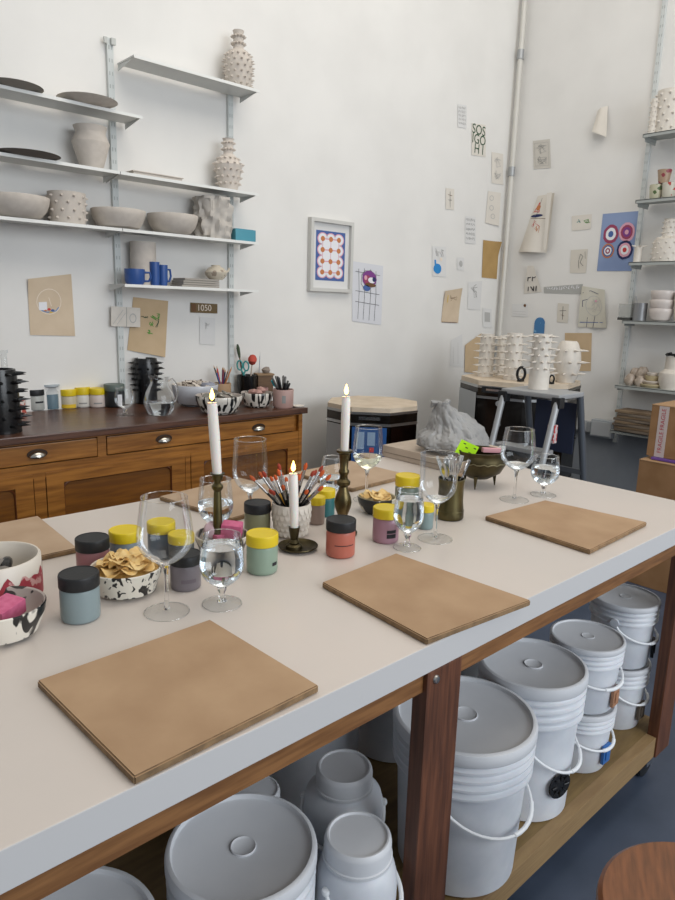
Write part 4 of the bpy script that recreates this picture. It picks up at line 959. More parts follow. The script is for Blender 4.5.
# plates
def plate(px, z, w, label, h=.012, m=BISQ, y=2.9, dark=False):
    x, y, r = on_shelf(px, z, w, y); r = min(r, .165)
    y = min(WY-.02-r, WY) if r > .085 else y
    return tag(obj('plate', MB().lathe([(0, .0005), (r*.55, .0005), (r*.62, .003), (r*.97, h*.9), (r, h), (r*.96, h), (r*.6, .006), (0, .005)], 48), m, None, loc=(x, y, z)), label, 'plate')
plate(86, ZB, 58, 'beige round plate on the highest left shelf, right of the other', h=.022, y=2.88)
plate(12, ZB, 58, 'darker flat plate at the left edge of the highest left shelf', h=.014, m=mat('grey_clay_plate', '8c867e', .8), y=2.88)
plate(26, ZC, 62, 'dark flat plate on the second left shelf', h=.012, m=mat('dark_clay_plate', '6c6660', .8), y=2.88)
x, y, r = on_shelf(92, ZC, 36); h = zof(x, y, 127)-ZC
tag(obj('angular_vase', MB().lathe([(0, .0005)]+prz([(.55, .002), (.64, .1), (1, .62), (.99, .64), (.80, .84), (.80, .87), (.90, 1), (.84, 1), (.7, .86), (.4, .3)], r, h)+[(0, h*.25)], 44), BISQ, None, loc=(x, y, ZC)), 'beige vase with angular waist and flared neck on the second left shelf', 'vase')
x, y, r = on_shelf(152, ZC, 10, 2.9)
tag(obj('clay_tray', MB().box(-.115, .115, -.06, .06, .0005, .012, .003).box(-.12, .12, -.065, .065, .012, .016, .001), BISQ, None, False, loc=(x, y, ZC)), 'thin beige rectangular tray on the second shelf of the right bay', 'tray')
def wbowl(px, ytop, w, z, m, label, foot=.5):
    x, y, r = on_shelf(px, z, w, 2.905); h = zof(x, y-r*.0, ytop+1)-z; r = min(r, .12)
    return bowl('clay_bowl', x, y-.0, z, r, h*.94, m, label, foot=foot)
wbowl(18, 194, 64, ZD, BISQ, 'wide beige bowl at the left edge of the bowl shelf')
wbowl(119, 208, 53, ZD, BISQ, 'beige bowl right of the spiky cup on the left bay', foot=.55)
wbowl(173, 213, 50, ZD, BISQ, 'beige bowl left of the crumpled vessel')
x, y, r = on_shelf(68, ZD, 36); h = zof(x, y, 193)-ZD
spiky(x, y, ZD, prz([(.93, .002), (.95, .1), (1, 1)], r, h), [h*q for q in (.18, .42, .66, .86)], 10, .010, .009, BISQ, 'spiky_cup', 'beige straight-sided cup with stubby spikes between two bowls', cat='cup')
x, y, r = on_shelf(213, ZD, 37); h = zof(x, y, 198)-ZD
tag(obj('crumpled_vessel', MB().lathe([(0, .0005)]+prz([(.92+.03*math.sin(i*1.7), max(.002, i/16)) for i in range(17)]+[(.9, 1), (.85, .6)], r, h)+[(0, h*.3)], 56, wob=lambda c: Vector((c.x, c.y, c.z))*1+Vector((c.x, c.y, 0))*(.30*noise.noise(Vector((c.x*40, c.y*40, c.z*26)))+.12*abs(noise.noise(c*70))) if c.length > .01 else c), mat('crumpled_clay', 'b8b2aa', .75, ns=30, bump=.3), None, loc=(x, y, ZD)), 'large grey vessel with crumpled walls on the bowl shelf', 'vessel')
x, y, r = on_shelf(247, ZD, 12, 2.9)
m = MB().box(-.062, .062, -.026, .026, .0005, .062, .014); 
for v in m.b.verts: v.co += Vector((noise.noise(v.co*60), noise.noise(v.co*60+Vector((9, 0, 0))), 0))*.004
tag(obj('blue_packet', m, mat('turquoise_wrap', '4a90a2', .5, ns=25, bump=.5), None, loc=(XR-.042, y, ZD)), 'turquoise blue packet at the right end of the bowl shelf', 'packet')
# lowest shelf things
x, y, r = on_shelf(144, ZE, 25, 2.945); h = zof(x, y, 242)-ZE
tag(obj('cylinder_cup', MB().lathe([(0, .0005), (r*.95, .0005), (r, h*.3), (r, h), (r*.9, h), (r*.85, .02), (0, .02)], 36), BISQ, None, loc=(x, y, ZE)), 'tall beige cylinder cup behind the blue mug', 'cup')
BLU = mat('cobalt_glaze', '2b4f8e', .4)
def mug(px, ytop, w, y, label, ha):
    x, y, r = on_shelf(px, ZE, w, y); h = zof(x, y, ytop)-ZE
    t = thing('blue_mug', label, 'mug', (x, y, ZE), 0)
    obj('mug_body', MB().lathe([(0, .0005), (r*.8, .0005), (r*.97, h*.25), (r, h), (r*.9, h), (r*.85, h*.2), (0, h*.15)], 32), BLU, t)
    c, s_ = math.cos(ha), math.sin(ha)
    obj('handle', MB().tube([(r*.9*c, r*.9*s_, h*.8), ((r+.02)*c, (r+.02)*s_, h*.8), ((r+.024)*c, (r+.024)*s_, h*.5), ((r+.015)*c, (r+.015)*s_, h*.25), (r*.9*c, r*.9*s_, h*.25)], .005, 8), BLU, t)
mug(135, 269, 20, 2.87, 'cobalt blue wide mug with side handle on the lowest shelf', -.5)
mug(155, 262, 10, 2.885, 'slim cobalt blue cup beside the wide blue mug', 2.6)
mug(163, 265, 10, 2.90, 'small cobalt blue cup beside the stacked slabs', .2)
for i in range(4):
    x, y, r = on_shelf(195+.6*(i % 2), ZE, 10, 2.9)
    tag(obj('clay_slab', MB().box(-.10+.004*i, .10-.003*(i % 2), -.055, .055, .0005, .0095, .002), mat('grey_clay_slab', '9c968e', .8), None, False, loc=(x, y, ZE+.0102*i)), 'thin grey clay slab in a stack of four on the lowest shelf, '+('bottom of the stack', 'second from the bottom', 'third from the bottom', 'topmost, under the round vase')[i], 'slab', 'stacked clay slabs')
x, y, r = on_shelf(217, ZE, 22, 2.9)
t = thing('lidded_pot', 'white painted little pot with spout on the clay slabs', 'pot', (x-.005, y, ZE+.041))
obj('pot_body', MB().lathe([(0, .0005), (r*.6, .0005), (r*.95, .02), (r, .035), (r*.7, .055), (r*.4, .062), (r*.42, .068), (0, .064)], 30), mat('cream_painted', 'c8beac', .5, ns=40, nd=1, col2='9a8c7c', band=(.6, .63)), t)
obj('spout', MB().tube([(r*.8, 0, .03), (r*1.3, 0, .045), (r*1.45, 0, .058)], [.008, .006, .005], 8), MATS['cream_painted'], t)

# ------------------------------------------------------------------ papers and pictures on the walls
class Sheet:
    def __init__(s, wall, TL, TR, BR, BL, curl, off=.002):
        s.wall = wall; f = (lambda p: on_y(p[0], p[1], WY-.001)) if wall == 'L' else (lambda p: on_x(p[0], p[1], WX-.001))
        s.c = [f(p) for p in (TL, TR, BR, BL)]; s.curl = curl; s.off = off
        s.o = s.c[0].copy()
    def n(s): return Vector((0, -1, 0)) if s.wall == 'L' else Vector((-1, 0, 0))
    def P(s, u, v, e=0):
        a = s.c[0].lerp(s.c[1], u); b = s.c[3].lerp(s.c[2], u); q = a.lerp(b, v)
        return q-s.o+s.n()*(s.off+s.curl(u, v)+e)
flat = lambda u, v: 0
def quad(x0, y0, x1, y1, k=0): return ((x0, y0), (x1, y0+k), (x1, y1+k), (x0, y1))
def sheet(name, label, cat, wall, q, m, strokes=(), curl=flat, off=.002, group=None):
    S = Sheet(wall, *q, curl, off); mb = MB(); n = 8
    g = [[mb.b.verts.new(S.P(i/n, j/n)) for i in range(n+1)] for j in range(n+1)]
    for j in range(n):
        for i in range(n): mb.face([g[j][i], g[j][i+1], g[j+1][i+1], g[j+1][i]])
    if not strokes: return tag(obj(name, mb, m, None, True, S.o), label, cat, group)
    t = thing(name, label, cat, S.o, 0, group)
    obj('sheet', mb, m, t, True)
    # pen and paint marks
    mm = MB(); slots = []
    W = (S.c[1]-S.c[0]).length; Hh = (S.c[3]-S.c[0]).length
    for st in strokes:
        kind, col = st[0], st[1]
        if INK[col] not in slots: slots.append(INK[col])
        mm.mi = slots.index(INK[col])
        if kind == 'l':            # polyline ribbon
            w, pts = st[2]*.5, st[3]
            for (u0, v0), (u1, v1) in zip(pts, pts[1:]):
                dx, dy = (u1-u0)*W, (v1-v0)*Hh; L_ = math.hypot(dx, dy) or 1e-6; nx, ny = -dy/L_*w, dx/L_*w
                k_ = max(1, int(L_/.03))
                for a in range(k_):
                    f0, f1 = a/k_, (a+1)/k_
                    mm.face([mm.b.verts.new(S.P(uu, vv, .0012)) for uu, vv in ((u0+(u1-u0)*f0+nx/W, v0+(v1-v0)*f0+ny/Hh), (u0+(u1-u0)*f0-nx/W, v0+(v1-v0)*f0-ny/Hh), (u0+(u1-u0)*f1-nx/W, v0+(v1-v0)*f1-ny/Hh), (u0+(u1-u0)*f1+nx/W, v0+(v1-v0)*f1+ny/Hh))])
        elif kind == 'b':          # blob: centre, radii, e level
            u, v, ru, rv = st[2:6]; e = .0012+(st[6] if len(st) > 6 else 0)*.0005; k_ = 14
            rr = random.Random(int(u*1000+v*77))
            mm.face([mm.b.verts.new(S.P(u+ru*math.cos(2*PI*a/k_)*(1+rr.uniform(-.04, .04)), v+rv*math.sin(2*PI*a/k_)*(1+rr.uniform(-.04, .04)), e)) for a in range(k_)])
        elif kind == 'o':          # ring
            u, v, ru, rv, w = st[2:7]; k_ = 20; e = .0012+(st[7] if len(st) > 7 else 0)*.0005
            for a in range(k_):
                q0, q1 = 2*PI*a/k_, 2*PI*(a+1)/k_
                mm.face([mm.b.verts.new(S.P(u+(ru*s_)*math.cos(q_), v+(rv*s_)*math.sin(q_), e)) for q_, s_ in ((q0, 1), (q1, 1), (q1, 1-w), (q0, 1-w))])
        elif kind == 'r':          # rectangle
            u0, v0, u1, v1 = st[2:6]; e = .0012+(st[6] if len(st) > 6 else 0)*.0005
            nu = 6
            for a in range(nu):
                for b_ in range(nu):
                    ua, ub = u0+(u1-u0)*a/nu, u0+(u1-u0)*(a+1)/nu; va, vb = v0+(v1-v0)*b_/nu, v0+(v1-v0)*(b_+1)/nu
                    mm.face([mm.b.verts.new(S.P(*k2, e)) for k2 in ((ua, va), (ub, va), (ub, vb), (ua, vb))])
        elif kind == 't':          # lettering: text, centre, size in metres
            s_, u, v, size = st[2:6]
            right = Vector((1, 0, 0)) if wall == 'L' else Vector((0, -1, 0)); c = S.P(u, v, .0014)
            M = Matrix(((right.x, 0, S.n().x, c.x), (right.y, 0, S.n().y, c.y), (0, 1, 0, c.z), (0, 0, 0, 1)))
            text_into(mm, s_, size, M, mm.mi)
    mm.norec = True
    obj(st_name(strokes), mm, slots, t, False)
    return t
def st_name(s): return 'lettering' if all(q[0] == 't' for q in s) else 'drawing'
def scrib(col, w, u, v, du, dv, n=8, seed=0):
    r = random.Random(seed+int(u*100)+int(v*1000)); return ('l', col, w, [(u+r.uniform(-du, du), v+r.uniform(-dv, dv)) for _ in range(n)])
def rows(c_, n, w_, seed, m_=8):      # rows of small unreadable characters
    r = random.Random(seed); out = []
    for j in range(n):
        v0 = .08+.86*j/n; dv = .86/n*.62
        for i in range(m_):
            u0 = .08+.86*i/m_; du = .86/m_*.6
            out.append(('l', c_, w_*.7, [(u0+r.choice((0, du)), v0), (u0+r.choice((0, du/2)), v0+dv*r.uniform(.3, 1)), (u0+du, v0+dv*r.uniform(.2, 1))]))
    return out
wl = lambda k: (lambda u, v: k*v*v)
sheet('kraft_drawing', 'kraft sheet with a small boat-like bowl drawing under the left shelves', 'drawing', 'L', ((27, 279), (71, 274), (75, 336), (30, 335)), KRAFTP,
      [('o', 'cream', .45, .42, .28, .22, .06), ('r', 'white', .22, .42, .4, .56, 1), ('l', 'blue', .003, [(.24, .5), (.32, .46), (.36, .5)]), ('l', 'sky', .003, [(.25, .56), (.4, .6), (.6, .58), (.66, .52)]), ('b', 'red', .44, .55, .04, .02, 2), ('b', 'blue', .52, .57, .04, .02, 2), ('b', 'orange', .36, .57, .03, .015, 2), ('b', 'yellow', .48, .6, .04, .01, 2), ('l', 'cream', .003, [(.45, .35), (.5, .5)])], curl=lambda u, v: .012*max(0, 1-u*2.5)**2*max(0, 1-v*3))
sheet('kraft_drawing', 'kraft sheet with green leafy sketch behind the middle shelf rail', 'drawing', 'L', ((133, 297), (168, 301), (164, 357), (127, 350)), KRAFT,
      [scrib('green', .003, .62, .32, .14, .05, 7, 1), scrib('green', .003, .58, .45, .1, .05, 7, 2), scrib('green', .004, .56, .6, .12, .04, 8, 3), scrib('dgreen', .002, .72, .42, .05, .12, 8, 4), scrib('green', .003, .72, .3, .06, .06, 6, 5), scrib('dgreen', .002, .35, .33, .1, .03, 7, 6)], curl=lambda u, v: .01*u*v)
t = sheet('white_tile', 'small white double tile hung on the middle shelf rail', 'tile', 'L', ((109, 306), (138, 308), (138, 327), (109, 326)), PORC, [('l', 'lgrey', .002, [(.06, .9), (.4, .15)]), ('l', 'lgrey', .002, [(.2, .9), (.48, .3)]), ('l', 'grey', .002, [(.52, 0), (.52, 1)]), ('o', 'lgrey', .74, .55, .12, .25, .2)], off=.022)
sheet('brown_nameplate', 'brown strip with pale cut characters under the lowest shelf', 'sign', 'L', ((190, 302.5), (217, 304), (217, 313.5), (190, 312.5)), mat('gilt_brown', '6c5630', .5), [('r', 'brown', .04, .12, .2, .88), ('t', 'cream', '1050', .5, .5, .042)], off=.004)
sheet('white_note', 'plain white note with a faint sketch below the brown strip', 'note', 'L', quad(199.5, 317, 215, 344, 1), PAPER, [scrib('lgrey', .0015, .5, .3, .2, .12, 12, 8)], off=.002)
# framed print
q = on_y(308, 217, WY); e = on_y(348.5, 292.5, WY)
FX0, FX1 = q.x, e.x; FZ1 = q.z; FZ0 = on_y(308, 291, WY).z
t = thing('framed_print', 'white-framed print of orange dots joined on blue', 'picture', ((FX0+FX1)/2, WY, (FZ0+FZ1)/2))
w, hh = (FX1-FX0)/2, (FZ1-FZ0)/2; FRM = mat('white_frame', 'c9c8c3', .4)
m = MB()
for b_ in ((-w, w, hh-.02, hh), (-w, w, -hh, -hh+.02), (-w, -w+.02, -hh+.02, hh-.02), (w-.02, w, -hh+.02, hh-.02)): m.box(b_[0], b_[1], -.032, -.001, b_[2], b_[3], .001)
obj('frame', m, FRM, t, False)
obj('mount', MB().box(-w+.018, w-.018, -.012, -.002, -hh+.018, hh-.018), PAPER, t, False)
m = MB(); slots = [INK['blue'], INK['pink'], INK['white'], INK['orange']]
def disc(cx_, cz_, r_, r2, yy, mi, n=20):
    m.mi = mi; m.face([m.b.verts.new((cx_+r_*math.cos(2*PI*i/n), yy, cz_+r2*math.sin(2*PI*i/n))) for i in range(n)])
m.mi = 0; aw, ah = w-.05, hh-.062
m.face([m.b.verts.new(v) for v in ((-aw, -.0125, -ah), (aw, -.0125, -ah), (aw, -.0125, ah), (-aw, -.0125, ah))])
gx = [-.052*w/.12, 0, .052*w/.12]; 
gx = [-aw*.55, 0, aw*.55]; gz = [ah*.68, ah*.24, -ah*.22, -ah*.66]
for X__ in gx:
    for Z__ in gz: disc(X__, Z__, aw*.36, ah*.25, -.0128, 1)
for X__ in gx:
    for Z__ in gz: disc(X__, Z__, aw*.30, ah*.21, -.0131, 2)
m.mi = 2
m.face([m.b.verts.new(v) for v in ((-aw*.6, -.01325, -ah*.66), (aw*.6, -.01325, -ah*.66), (aw*.6, -.01325, ah*.66), (-aw*.6, -.01325, ah*.66))])
m.mi = 1
for Z__ in gz: m.face([m.b.verts.new(v) for v in ((gx[0], -.0134, Z__-.003), (gx[2], -.0134, Z__-.003), (gx[2], -.0134, Z__+.003), (gx[0], -.0134, Z__+.003))])
for X__ in gx: m.face([m.b.verts.new(v) for v in ((X__-.002, -.0134, gz[3]), (X__+.002, -.0134, gz[3]), (X__+.002, -.0134, gz[0]), (X__-.002, -.0134, gz[0]))])
for X__ in gx:
    for Z__ in gz: disc(X__, Z__, aw*.14, ah*.105, -.0137, 3)
m.norec = True
obj('print', m, slots, t, False)
st = [('r', 'lgrey', -.0, -.0, .0, .0)] if False else []
for u in (.22, .40, .60, .78): st.append(('l', 'black', .0028, [(u-.02, .08+.1*abs(u-.5)), (u, .5), (u-.04, .95)]))
for v in (.16, .48, .66): st.append(('l', 'black', .0024, [(.1, v), (.9, v+.01)]))
st += [('b', 'purple', .55, .25, .24, .14, 1), ('b', 'crimson', .48, .27, .12, .08, 2), ('b', 'white', .62, .27, .12, .05, 3), ('b', 'navy', .7, .25, .06, .04, 4), ('b', 'brown', .58, .35, .18, .035, 3), ('b', 'blue', .46, .41, .12, .05, 3), ('b', 'pink', .42, .24, .05, .04, 4), ('l', 'black', .003, [(.3, .2), (.4, .13), (.6, .11), (.78, .2)]), ('l', 'black', .003, [(.3, .2), (.28, .35), (.42, .45)])]
sheet('grid_drawing', 'white drawing of a coloured round pot on a black grid right of the framed print', 'drawing', 'L', ((352, 261), (383, 266), (381, 325), (352, 321)), mat('cool_white_paper', 'd2d3d8', .8), st)
sheet('faint_note', 'highest pale note with faint rows of writing on the back wall', 'note', 'L', quad(457.5, 104, 466.5, 127, 1.5), PAPER, rows('lgrey', 5, .004, 3))
sheet('lettered_note', 'note with dark green hand-cut letters on the back wall', 'note', 'L', quad(471.5, 123, 485.5, 155, 2), PAPERW, [('t', 'dgreen', 'SOS', .5, .2, .085), ('t', 'dgreen', 'IGO', .5, .5, .085), ('t', 'dgreen', 'H I', .5, .8, .085)])
sheet('faint_note', 'upper pale strip beside the corner pipe with faint marks', 'note', 'L', quad(491.5, 152, 503, 183, 2), PAPERW, [scrib('lgrey', .002, .5, .3, .3, .2, 14, 1), scrib('lgrey', .002, .5, .7, .3, .2, 14, 2)])
sheet('faint_note', 'lower pale strip beside the corner pipe with faint circles', 'note', 'L', ((488, 191), (500, 193), (498, 226), (485, 223)), PAPERW, [('o', 'lgrey', .3, .2, .16, .08, .2), ('o', 'lgrey', .35, .5, .16, .08, .2), ('o', 'lgrey', .5, .75, .16, .08, .2)], curl=lambda u, v: .006*u)
sheet('small_figure_note', 'small white note with a dark upright figure left of the writing rows', 'note', 'L', quad(445.5, 188, 454, 209, 1), PAPERW, [('l', 'black', .003, [(.5, .15), (.5, .9)]), ('l', 'brown', .003, [(.25, .3), (.75, .34)]), ('l', 'black', .0025, [(.3, .55), (.7, .55)])])
sheet('writing_note', 'white note with five rows of grey writing on the back wall', 'note', 'L', quad(465, 216, 475.5, 243, 1), PAPER, rows('grey', 5, .004, 9))
sheet('blue_vase_drawing', 'drawing of a bright blue vase holding pale flowers', 'drawing', 'L', quad(432, 246, 446, 276, 1), PAPER, [('b', 'sky', .36, .74, .28, .17, 1), ('l', 'sky', .016, [(.24, .75), (.2, .45)]), scrib('lgrey', .002, .3, .2, .15, .14, 12, 4), scrib('lgrey', .002, .7, .2, .2, .12, 12, 6), ('b', 'cream', .62, .42, .1, .06)])
sheet('tiny_note', 'tiny white note with a grey smudge right of the blue vase drawing', 'note', 'L', quad(457, 257, 464, 269.5, 1), PAPER, [('b', 'lgrey', .5, .5, .25, .25)])
sheet('kraft_note', 'plain brown kraft sheet with one folded corner beside the corner pipe', 'note', 'L', ((483, 240), (499, 242), (496.5, 279), (481.5, 277.5)), KRAFTD, curl=lambda u, v: .02*max(0, u-.6)*max(0, 1-v*3)*3)
sheet('kraft_note', 'torn kraft note with a yellow stroke left of the small sketches', 'note', 'L', ((444, 291), (461, 288), (458, 323), (441, 322)), KRAFTP, [('l', 'yellow', .006, [(.2, .15), (.22, .38)]), scrib('brown', .0015, .55, .25, .25, .1, 10, 3), ('l', 'brown', .004, [(.02, 1), (.9, .99)])], curl=lambda u, v: .012*(1-v)**3)
sheet('pencil_sketch', 'white pencil sketch between the torn kraft note and the plain brown one', 'drawing', 'L', ((468, 282), (482, 281), (480, 310), (467.5, 309)), PAPER, [scrib('grey', .0015, .45, .35, .25, .25, 14, 5)])
sheet('faint_note', 'small faint printed slip just above the spiky columns at the corner', 'note', 'L', quad(482.5, 308, 491.5, 327, 1), PAPER, [('r', 'lgrey', .2, .2, .8, .7)])
sheet('paper_template', 'white rounded paper template low on the back wall', 'template', 'L', ((451, 340), (462, 334), (463, 367), (449.5, 366)), PAPER, [('l', 'lgrey', .002, [(.2, .3), (.25, .9)]), ('l', 'lgrey', .002, [(.6, .2), (.6, .9)])])
sheet('kraft_template', 'kraft arched template behind the left spiky column', 'template', 'L', ((464.5, 345), (481, 333), (487, 374), (464, 372)), KRAFT, curl=lambda u, v: .004)
# right wall
sheet('line_drawing', 'pale sheet with a small grid of line drawings high on the right wall', 'drawing', 'R', ((533, 141), (550, 139), (551, 168), (534, 169)), mat('grey_white_sheet', 'c8c3ba', .8), [scrib('grey', .0015, .5, .3, .3, .2, 16, 1), scrib('grey', .0015, .5, .7, .3, .2, 16, 2), ('l', 'grey', .0012, [(.1, .1), (.9, .1), (.9, .9), (.1, .9), (.1, .1)])])
sheet('hanging_sheet', 'blank curled white sheet hanging highest on the right wall', 'paper', 'R', ((598, 111), (608, 106), (609, 138), (596, 133)), PAPERW, curl=lambda u, v: .05*v*(1-u*.3)+.02*math.sin(PI*u))
sheet('boat_drawing', 'large curled sheet with a red and blue boat drawing beside the pipe', 'drawing', 'R', ((538, 196), (557, 193), (549, 253), (519, 252)), PAPERW,
      [('b', 'navy', .30, .36, .3, .028, 1), ('l', 'red', .005, [(.1, .3), (.25, .12), (.38, .3), (.15, .28)]), ('b', 'orange', .28, .22, .1, .05, 1), scrib('red', .002, .4, .5, .2, .06, 9, 2), ('l', 'brown', .003, [(.05, .4), (.75, .42)]), scrib('orange', .002, .55, .6, .12, .06, 7, 3), ('l', 'black', .002, [(.3, .05), (.3, .4)])], curl=lambda u, v: .05*v*math.sin(PI*min(1, u*1.1))+.03*(u**3))
sheet('rolled_edge_sheet', 'narrow curled white strip hanging right of the boat drawing', 'paper', 'R', ((551, 194), (556, 193), (550, 250), (547.5, 251)), PAPERW, curl=lambda u, v: .05)
sheet('green_script_note', 'small white card with green script on the right wall', 'note', 'R', ((572, 216), (592, 214), (591, 229), (572, 231)), PAPERW, [scrib('teal', .0025, .35, .4, .15, .12, 9, 1), scrib('green', .003, .75, .45, .2, .12, 10, 2)])
sheet('figure_sketch', 'small sheet with a looping black line sketch on the right wall', 'drawing', 'R', ((571, 250), (588, 249), (586, 273), (570, 273)), mat('cream_sheet', 'cfc9be', .8), [('l', 'black', .0025, [(.55, .8), (.5, .5), (.6, .2), (.75, .3), (.6, .55), (.8, .7)]), ('l', 'black', .002, [(.85, .1), (.9, .4)])])
# blue ring poster
S_ = [('r', 'blue', 0, 0, 0, 0)]
PB = mat('periwinkle_poster', '7c90b8', .6, ns=3, col2='8a9cc0')
rg = []
for (u, v, cs) in ((.29, .36, ('crimson', 'white', 'blue')), (.72, .34, ('pink', 'crimson', 'purple', 'pink')), (.25, .65, ('orange', 'blue', 'white', 'crimson', 'white')), (.70, .64, ('navy', 'pink', 'white', 'red'))):
    n_ = len(cs); R0 = .215 if u > .28 else .13
    if u < .28: R0 = .17
    for i, c_ in enumerate(cs): rg.append(('b', c_, u, v, R0*(1-i/n_)*1.0, R0*(1-i/n_)*.76, i+1))
sheet('ring_poster', 'blue poster printed with four colourful ringed circles on the right wall', 'poster', 'R', ((603, 214), (639, 211), (635, 271), (597, 271)), PB, rg)
sheet('lettered_note', 'curled white sheet with black letters P P N I on the right wall', 'note', 'R', ((530, 266), (536, 266), (542, 292), (524, 294)), PAPERW, [('t', 'black', 'PP', .5, .45, .07), ('t', 'black', 'NI', .5, .8, .08)], curl=lambda u, v: .03*(1-v))
sheet('grey_banner', 'long narrow grey banner of faint white letters on the right wall', 'sign', 'R', ((544, 287), (583, 284), (583, 294), (544, 293)), mat('grey_banner_paper', 'a8a8a4', .8), rows('white', 1, .005, 4, 14))
sheet('grid_drawing', 'crumpled drawing of a pot with blue lines near the right shelves', 'drawing', 'R', ((583, 286), (606, 290), (607, 328), (579, 327)), mat('creamy_drawing_sheet', 'c8c4b6', .8), [('l', 'navy', .003, [(.08, .16), (.4, .08), (.7, .14)]), ('l', 'navy', .003, [(.12, .5), (.1, .35), (.3, .3)]), ('l', 'blue', .004, [(.05, .88), (.9, .86)]), ('l', 'navy', .003, [(.3, .75), (.28, 1)]), ('l', 'navy', .003, [(.6, .7), (.55, 1)]), ('o', 'lgrey', .55, .45, .33, .26, .05), scrib('lgrey', .0015, .55, .45, .3, .2, 18, 3), ('b', 'pink', .6, .32, .05, .03, 1)], curl=lambda u, v: .008*math.sin(7*u+3*v)+.01)
sheet('postcard', 'white postcard with a red dot left of the little figure note', 'card', 'R', ((512, 304), (528, 304), (528, 317), (512, 316)), PAPER, [('b', 'brown', .82, .12, .08, .12, 1), ('l', 'lgrey', .0015, [(.1, .6), (.9, .62)]), ('l', 'lgrey', .0015, [(.1, .8), (.9, .82)])])
sheet('small_figure_note', 'little cream note with a thin dark figure on the right wall', 'note', 'R', ((558, 303), (569, 304), (568, 323), (557, 322)), MATS['cream_sheet'], [('l', 'black', .003, [(.5, .15), (.5, .85)]), ('l', 'black', .0025, [(.2, .4), (.8, .35)]), ('l', 'brown', .0025, [(.35, .6), (.65, .65)])])
sheet('kraft_template', 'square kraft sheet behind the round spiky vessel on the right wall', 'template', 'R', ((565, 333), (592, 333), (591, 371), (565, 371)), KRAFT, [('l', 'sky', .004, [(.5, .6), (.5, .85)]), ('b', 'teal', .55, .7, .06, .1)])
t_ = on_x(539, 334, WX); 
m = MB(); w_ = .042; pts_ = [(w_, 0), (w_, .075)]+[(w_*math.cos(a*PI/10), .075+w_*math.sin(a*PI/10)) for a in range(1, 10)]+[(-w_, .075), (-w_, 0)]
m.poly([(-.003, b_, c_) for b_, c_ in pts_])
tag(obj('blue_tag', m, mat('dusty_blue_card', '3f74a4', .6, ns=30, nd=1, col2='6c9cc0', band=(.6, .64)), None, False, loc=(WX-.001, t_.y, t_.z)), 'small blue arch-topped tag above the vase on the stepladder', 'tag')
# ------------------------------------------------------------------ shelves on the right wall
RX = 4.17; RY = 1.965
upright(0, .66, 3.4, 'R', 'long white shelf rail carrying the shelves on the right wall', y=2.012)
upright(0, .66, 3.4, 'R', 'second white shelf rail of the right wall, beyond the picture edge', y=1.25)
RZ = [2.519, 2.155, 1.799, 1.454, 1.056, .772]
RL = ['topmost grey shelf on the right wall, with big spiky cylinders', 'second grey shelf on the right wall, with painted cups', 'third grey shelf on the right wall, with spiky tower vase', 'fourth grey shelf on the right wall, with stacked white bowls', 'fifth grey shelf on the right wall, with small shell pots', 'lowest grey shelf on the right wall, under the brown bats']
for z, lab in zip(RZ, RL):
    t = thing('wall_shelf', lab, 'shelf', (WX, RY, z), 0, 'grey metal shelves on the right wall')
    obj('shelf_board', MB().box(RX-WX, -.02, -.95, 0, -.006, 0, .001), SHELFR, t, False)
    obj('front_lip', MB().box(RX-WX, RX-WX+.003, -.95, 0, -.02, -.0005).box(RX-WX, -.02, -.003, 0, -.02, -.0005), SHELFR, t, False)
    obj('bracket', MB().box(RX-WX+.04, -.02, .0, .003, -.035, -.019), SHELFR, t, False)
def on_rs(px, z, w, x=4.28):
    y = 1.8
    for _ in range(40):
        q = proj((x, y, z)); y -= (px-q[0])/F*depth((x, y, z))*1.3
    return x, y, w/2/F*depth((x, y, z))
def col(px, z, w, ytop, rings, per, sl, label, m=PORC, x=4.28, name='spiky_cylinder', taper=1.0, grp=None, sr=.007, base=None, up=0):
    x, y, r = base if base else on_rs(px, z, w, x); h = zof(x, y, ytop)-z
    return spiky(x, y, z, prz([(1, .002), (1, .3), (taper, 1)], r, h), [h*(i+.7)/(rings+.4) for i in range(rings)], per, sl, sr, m, name, label, group=grp, up=up)
col(667, RZ[0], 26, 91, 6, 10, .016, 'large white cylinder with spikes on the topmost right shelf', sr=.01, x=4.27)
col(651.5, RZ[0], 7, 99, 7, 8, .009, 'slim white spiked rod at the left end of the topmost right shelf', name='spiky_rod', x=4.21, sr=.004)
PNT = mat('painted_ceramic', 'c2beb0', .4, ns=36, nd=1, col2='a83c34', band=(.6, .63)); PNT2 = mat('painted_green', 'b8b49c', .4, ns=30, nd=1, col2='4c6038', band=(.55, .58))
def cuplet(px, z, w, yt, m, label, x=4.26, name='painted_cup', fl=1.0):
    x, y, r = on_rs(px, z, w, x); h = zof(x, y, yt)-z
    return tag(obj(name, MB().lathe([(0, .0005)]+prz([(.65, .002), (.85, .2), (.95, .6), (fl, 1), (fl*.9, 1), (.8, .5)], r, h)+[(0, h*.2)], 28), m, None, loc=(x, y, z)), label, 'cup'), (x, y, z+h, r)
_, b1 = cuplet(655, RZ[1], 13, 185, PNT2, 'green and cream painted cup at the left of the second right shelf')
_, b2 = cuplet(668, RZ[1], 14, 183, PNT, 'red and cream painted cup beside the green one on the second right shelf')
x_, y_ = (b1[0]+b2[0])/2, (b1[1]+b2[1])/2
tag(obj('painted_cup', MB().lathe([(0, .0005)]+prz([(.7, .002), (.8, .3), (1, 1), (.9, 1)], .04, .075)+[(0, .02)], 24), mat('brown_pink_paint', 'a48c74', .4, ns=30, nd=1, col2='8c3c44', band=(.55, .58)), None, loc=(x_, y_, max(b1[2], b2[2])+.0008)), 'brown and pink cup stacked on the two painted cups', 'cup')
x, y, r = on_rs(666, RZ[2], 27, 4.27); h = zof(x, y, 219)-RZ[2]
